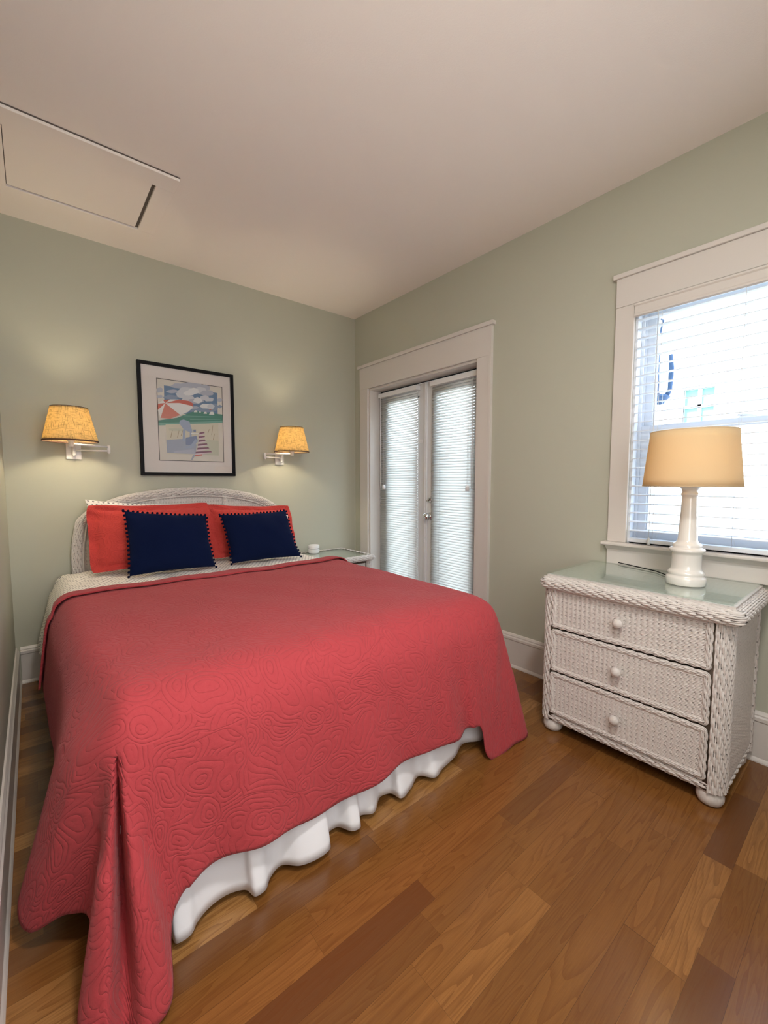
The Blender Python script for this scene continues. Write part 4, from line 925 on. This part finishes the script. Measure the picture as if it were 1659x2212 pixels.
blob('cloud2', 350, 590, 50, 40); blob('cloud2', 350, 690, 45, 25); blob('cloud2', 1290, 750, 45, 30); blob('sky2', 1290, 850, 40, 25)
blob('sky2', 520, 700, 110, 35); blob('cloud2', 540, 610, 90, 28); blob('sky2', 1000, 900, 220, 45); blob('sky2', 1180, 860, 80, 60)
for c_, x, y, a, b in (('cloud2', 640, 525, 120, 40), ('cloud2', 820, 510, 170, 45), ('cloud2', 1010, 560, 130, 50), ('cloud', 760, 600, 140, 55), ('cloud', 980, 600, 95, 55), ('cloud3', 860, 610, 90, 50), ('cloud2', 1080, 640, 110, 45), ('cloud', 700, 660, 110, 50), ('cloud3', 790, 640, 80, 40), ('cloud', 780, 720, 100, 50), ('cloud2', 900, 760, 120, 40), ('cloud3', 930, 750, 70, 45), ('cloud', 1040, 710, 70, 35), ('cloud', 1110, 740, 80, 30), ('cloud3', 1060, 840, 95, 40), ('cloud', 1140, 850, 60, 45), ('cloud2', 870, 860, 70, 22)): blob(c_, x, y, a, b)
poly('sea', [(330, 1060), (600, 1020), (800, 940), (900, 915), (1332, 975), (1332, 1075), (1000, 1085), (330, 1110)])
poly('sea2', [(330, 1100), (1000, 1080), (1332, 1070), (1332, 1100), (900, 1120), (330, 1140)])
poly('sea2', [(700, 985), (1200, 1005), (1200, 1013), (700, 995)]); poly('sea2', [(800, 1040), (1300, 1045), (1300, 1052), (800, 1050)])
poly('sand', [(432, 1125), (1260, 1110), (1265, 1615), (450, 1580)])
poly('sand2', [(900, 1350), (1262, 1380), (1265, 1615), (860, 1590)]); poly('sand2', [(480, 1180), (900, 1200), (900, 1240), (480, 1220)])
poly('shade', [(440, 1365), (720, 1345), (900, 1440), (880, 1590), (450, 1570)]); poly('cloud2', [(560, 1540), (860, 1510), (870, 1590), (540, 1570)])
for x, y, h_ in ((1140, 1290, 150), (1165, 1370, 100), (500, 1330, 120), (600, 1330, 110), (655, 1300, 80), (1080, 1260, 60)): poly('grass', [(x, y), (x+10, y), (x+34, y-h_), (x+26, y-h_)])
# umbrella: wedge-shaped gores
ap = (430, 792)
rim = [(320, 900), (360, 1020), (500, 1035), (650, 975), (770, 930), (850, 860), (855, 810), (790, 760), (640, 735), (500, 735), (400, 745), (325, 800)]
for i, c_ in enumerate(('white', 'red2', 'red2', 'white', 'white', 'red', 'red', 'red', 'white', 'red', 'white', 'red')): poly(c_, [ap, rim[i], rim[(i+1) % 12]])
poly('red2', [ap, (360, 1020), (500, 1035), (650, 975)]); poly('red', [ap, (840, 830), (855, 800), (790, 760), (640, 742)]); poly('white', [ap, (650, 975), (845, 870), (840, 838), (640, 790)])
# sails
for x, y, s in ((890, 935, 30), (960, 940, 18), (1045, 960, 30), (1150, 975, 45)): poly('sail', [(x-s, y), (x+s, y), (x+s*0.6, y-s), (x-s*0.4, y-s)])
poly('red', [(1100, 900), (1150, 885), (1145, 905)])
# beach chair
poly('chair', [(650, 1060), (700, 1045), (790, 1080), (835, 1230), (820, 1260), (700, 1200), (630, 1100)])
poly('chair', [(690, 1200), (725, 1210), (715, 1390), (680, 1380)]); poly('chair', [(795, 1200), (822, 1210), (820, 1450), (790, 1460)]); poly('chair2', [(730, 1330), (900, 1300), (920, 1390), (780, 1450), (730, 1440)])
poly('chair', [(880, 1350), (930, 1380), (830, 1490), (720, 1500), (720, 1470), (800, 1460)]); poly('sail', [(815, 1255), (930, 1262), (930, 1275), (815, 1272)]); poly('chair2', [(850, 1210), (890, 1205), (890, 1245), (850, 1240)])
# draped striped towel
edge = [(950, 1250, 1025), (930, 1310, 1035), (935, 1370, 1030), (920, 1430, 1065), (915, 1490, 1085), (885, 1550, 1130), (870, 1610, 1160)]
for i in range(len(edge)-1):
    (a0, y0_, b0), (a1, y1_, b1) = edge[i], edge[i+1]; ym = (y0_+y1_)/2
    poly('plum', [(a0, y0_), (b0, y0_-10), ((b0+b1)/2, ym-20), ((a0+a1)/2, ym)]); poly('pink', [((a0+a1)/2, ym), ((b0+b1)/2, ym-20), (b1, y1_-40), (a1, y1_)])
poly('red', [(870, 1605), (985, 1590), (985, 1610), (870, 1625)]); poly('shade', [(840, 1600), (880, 1600), (825, 1685), (805, 1685)])
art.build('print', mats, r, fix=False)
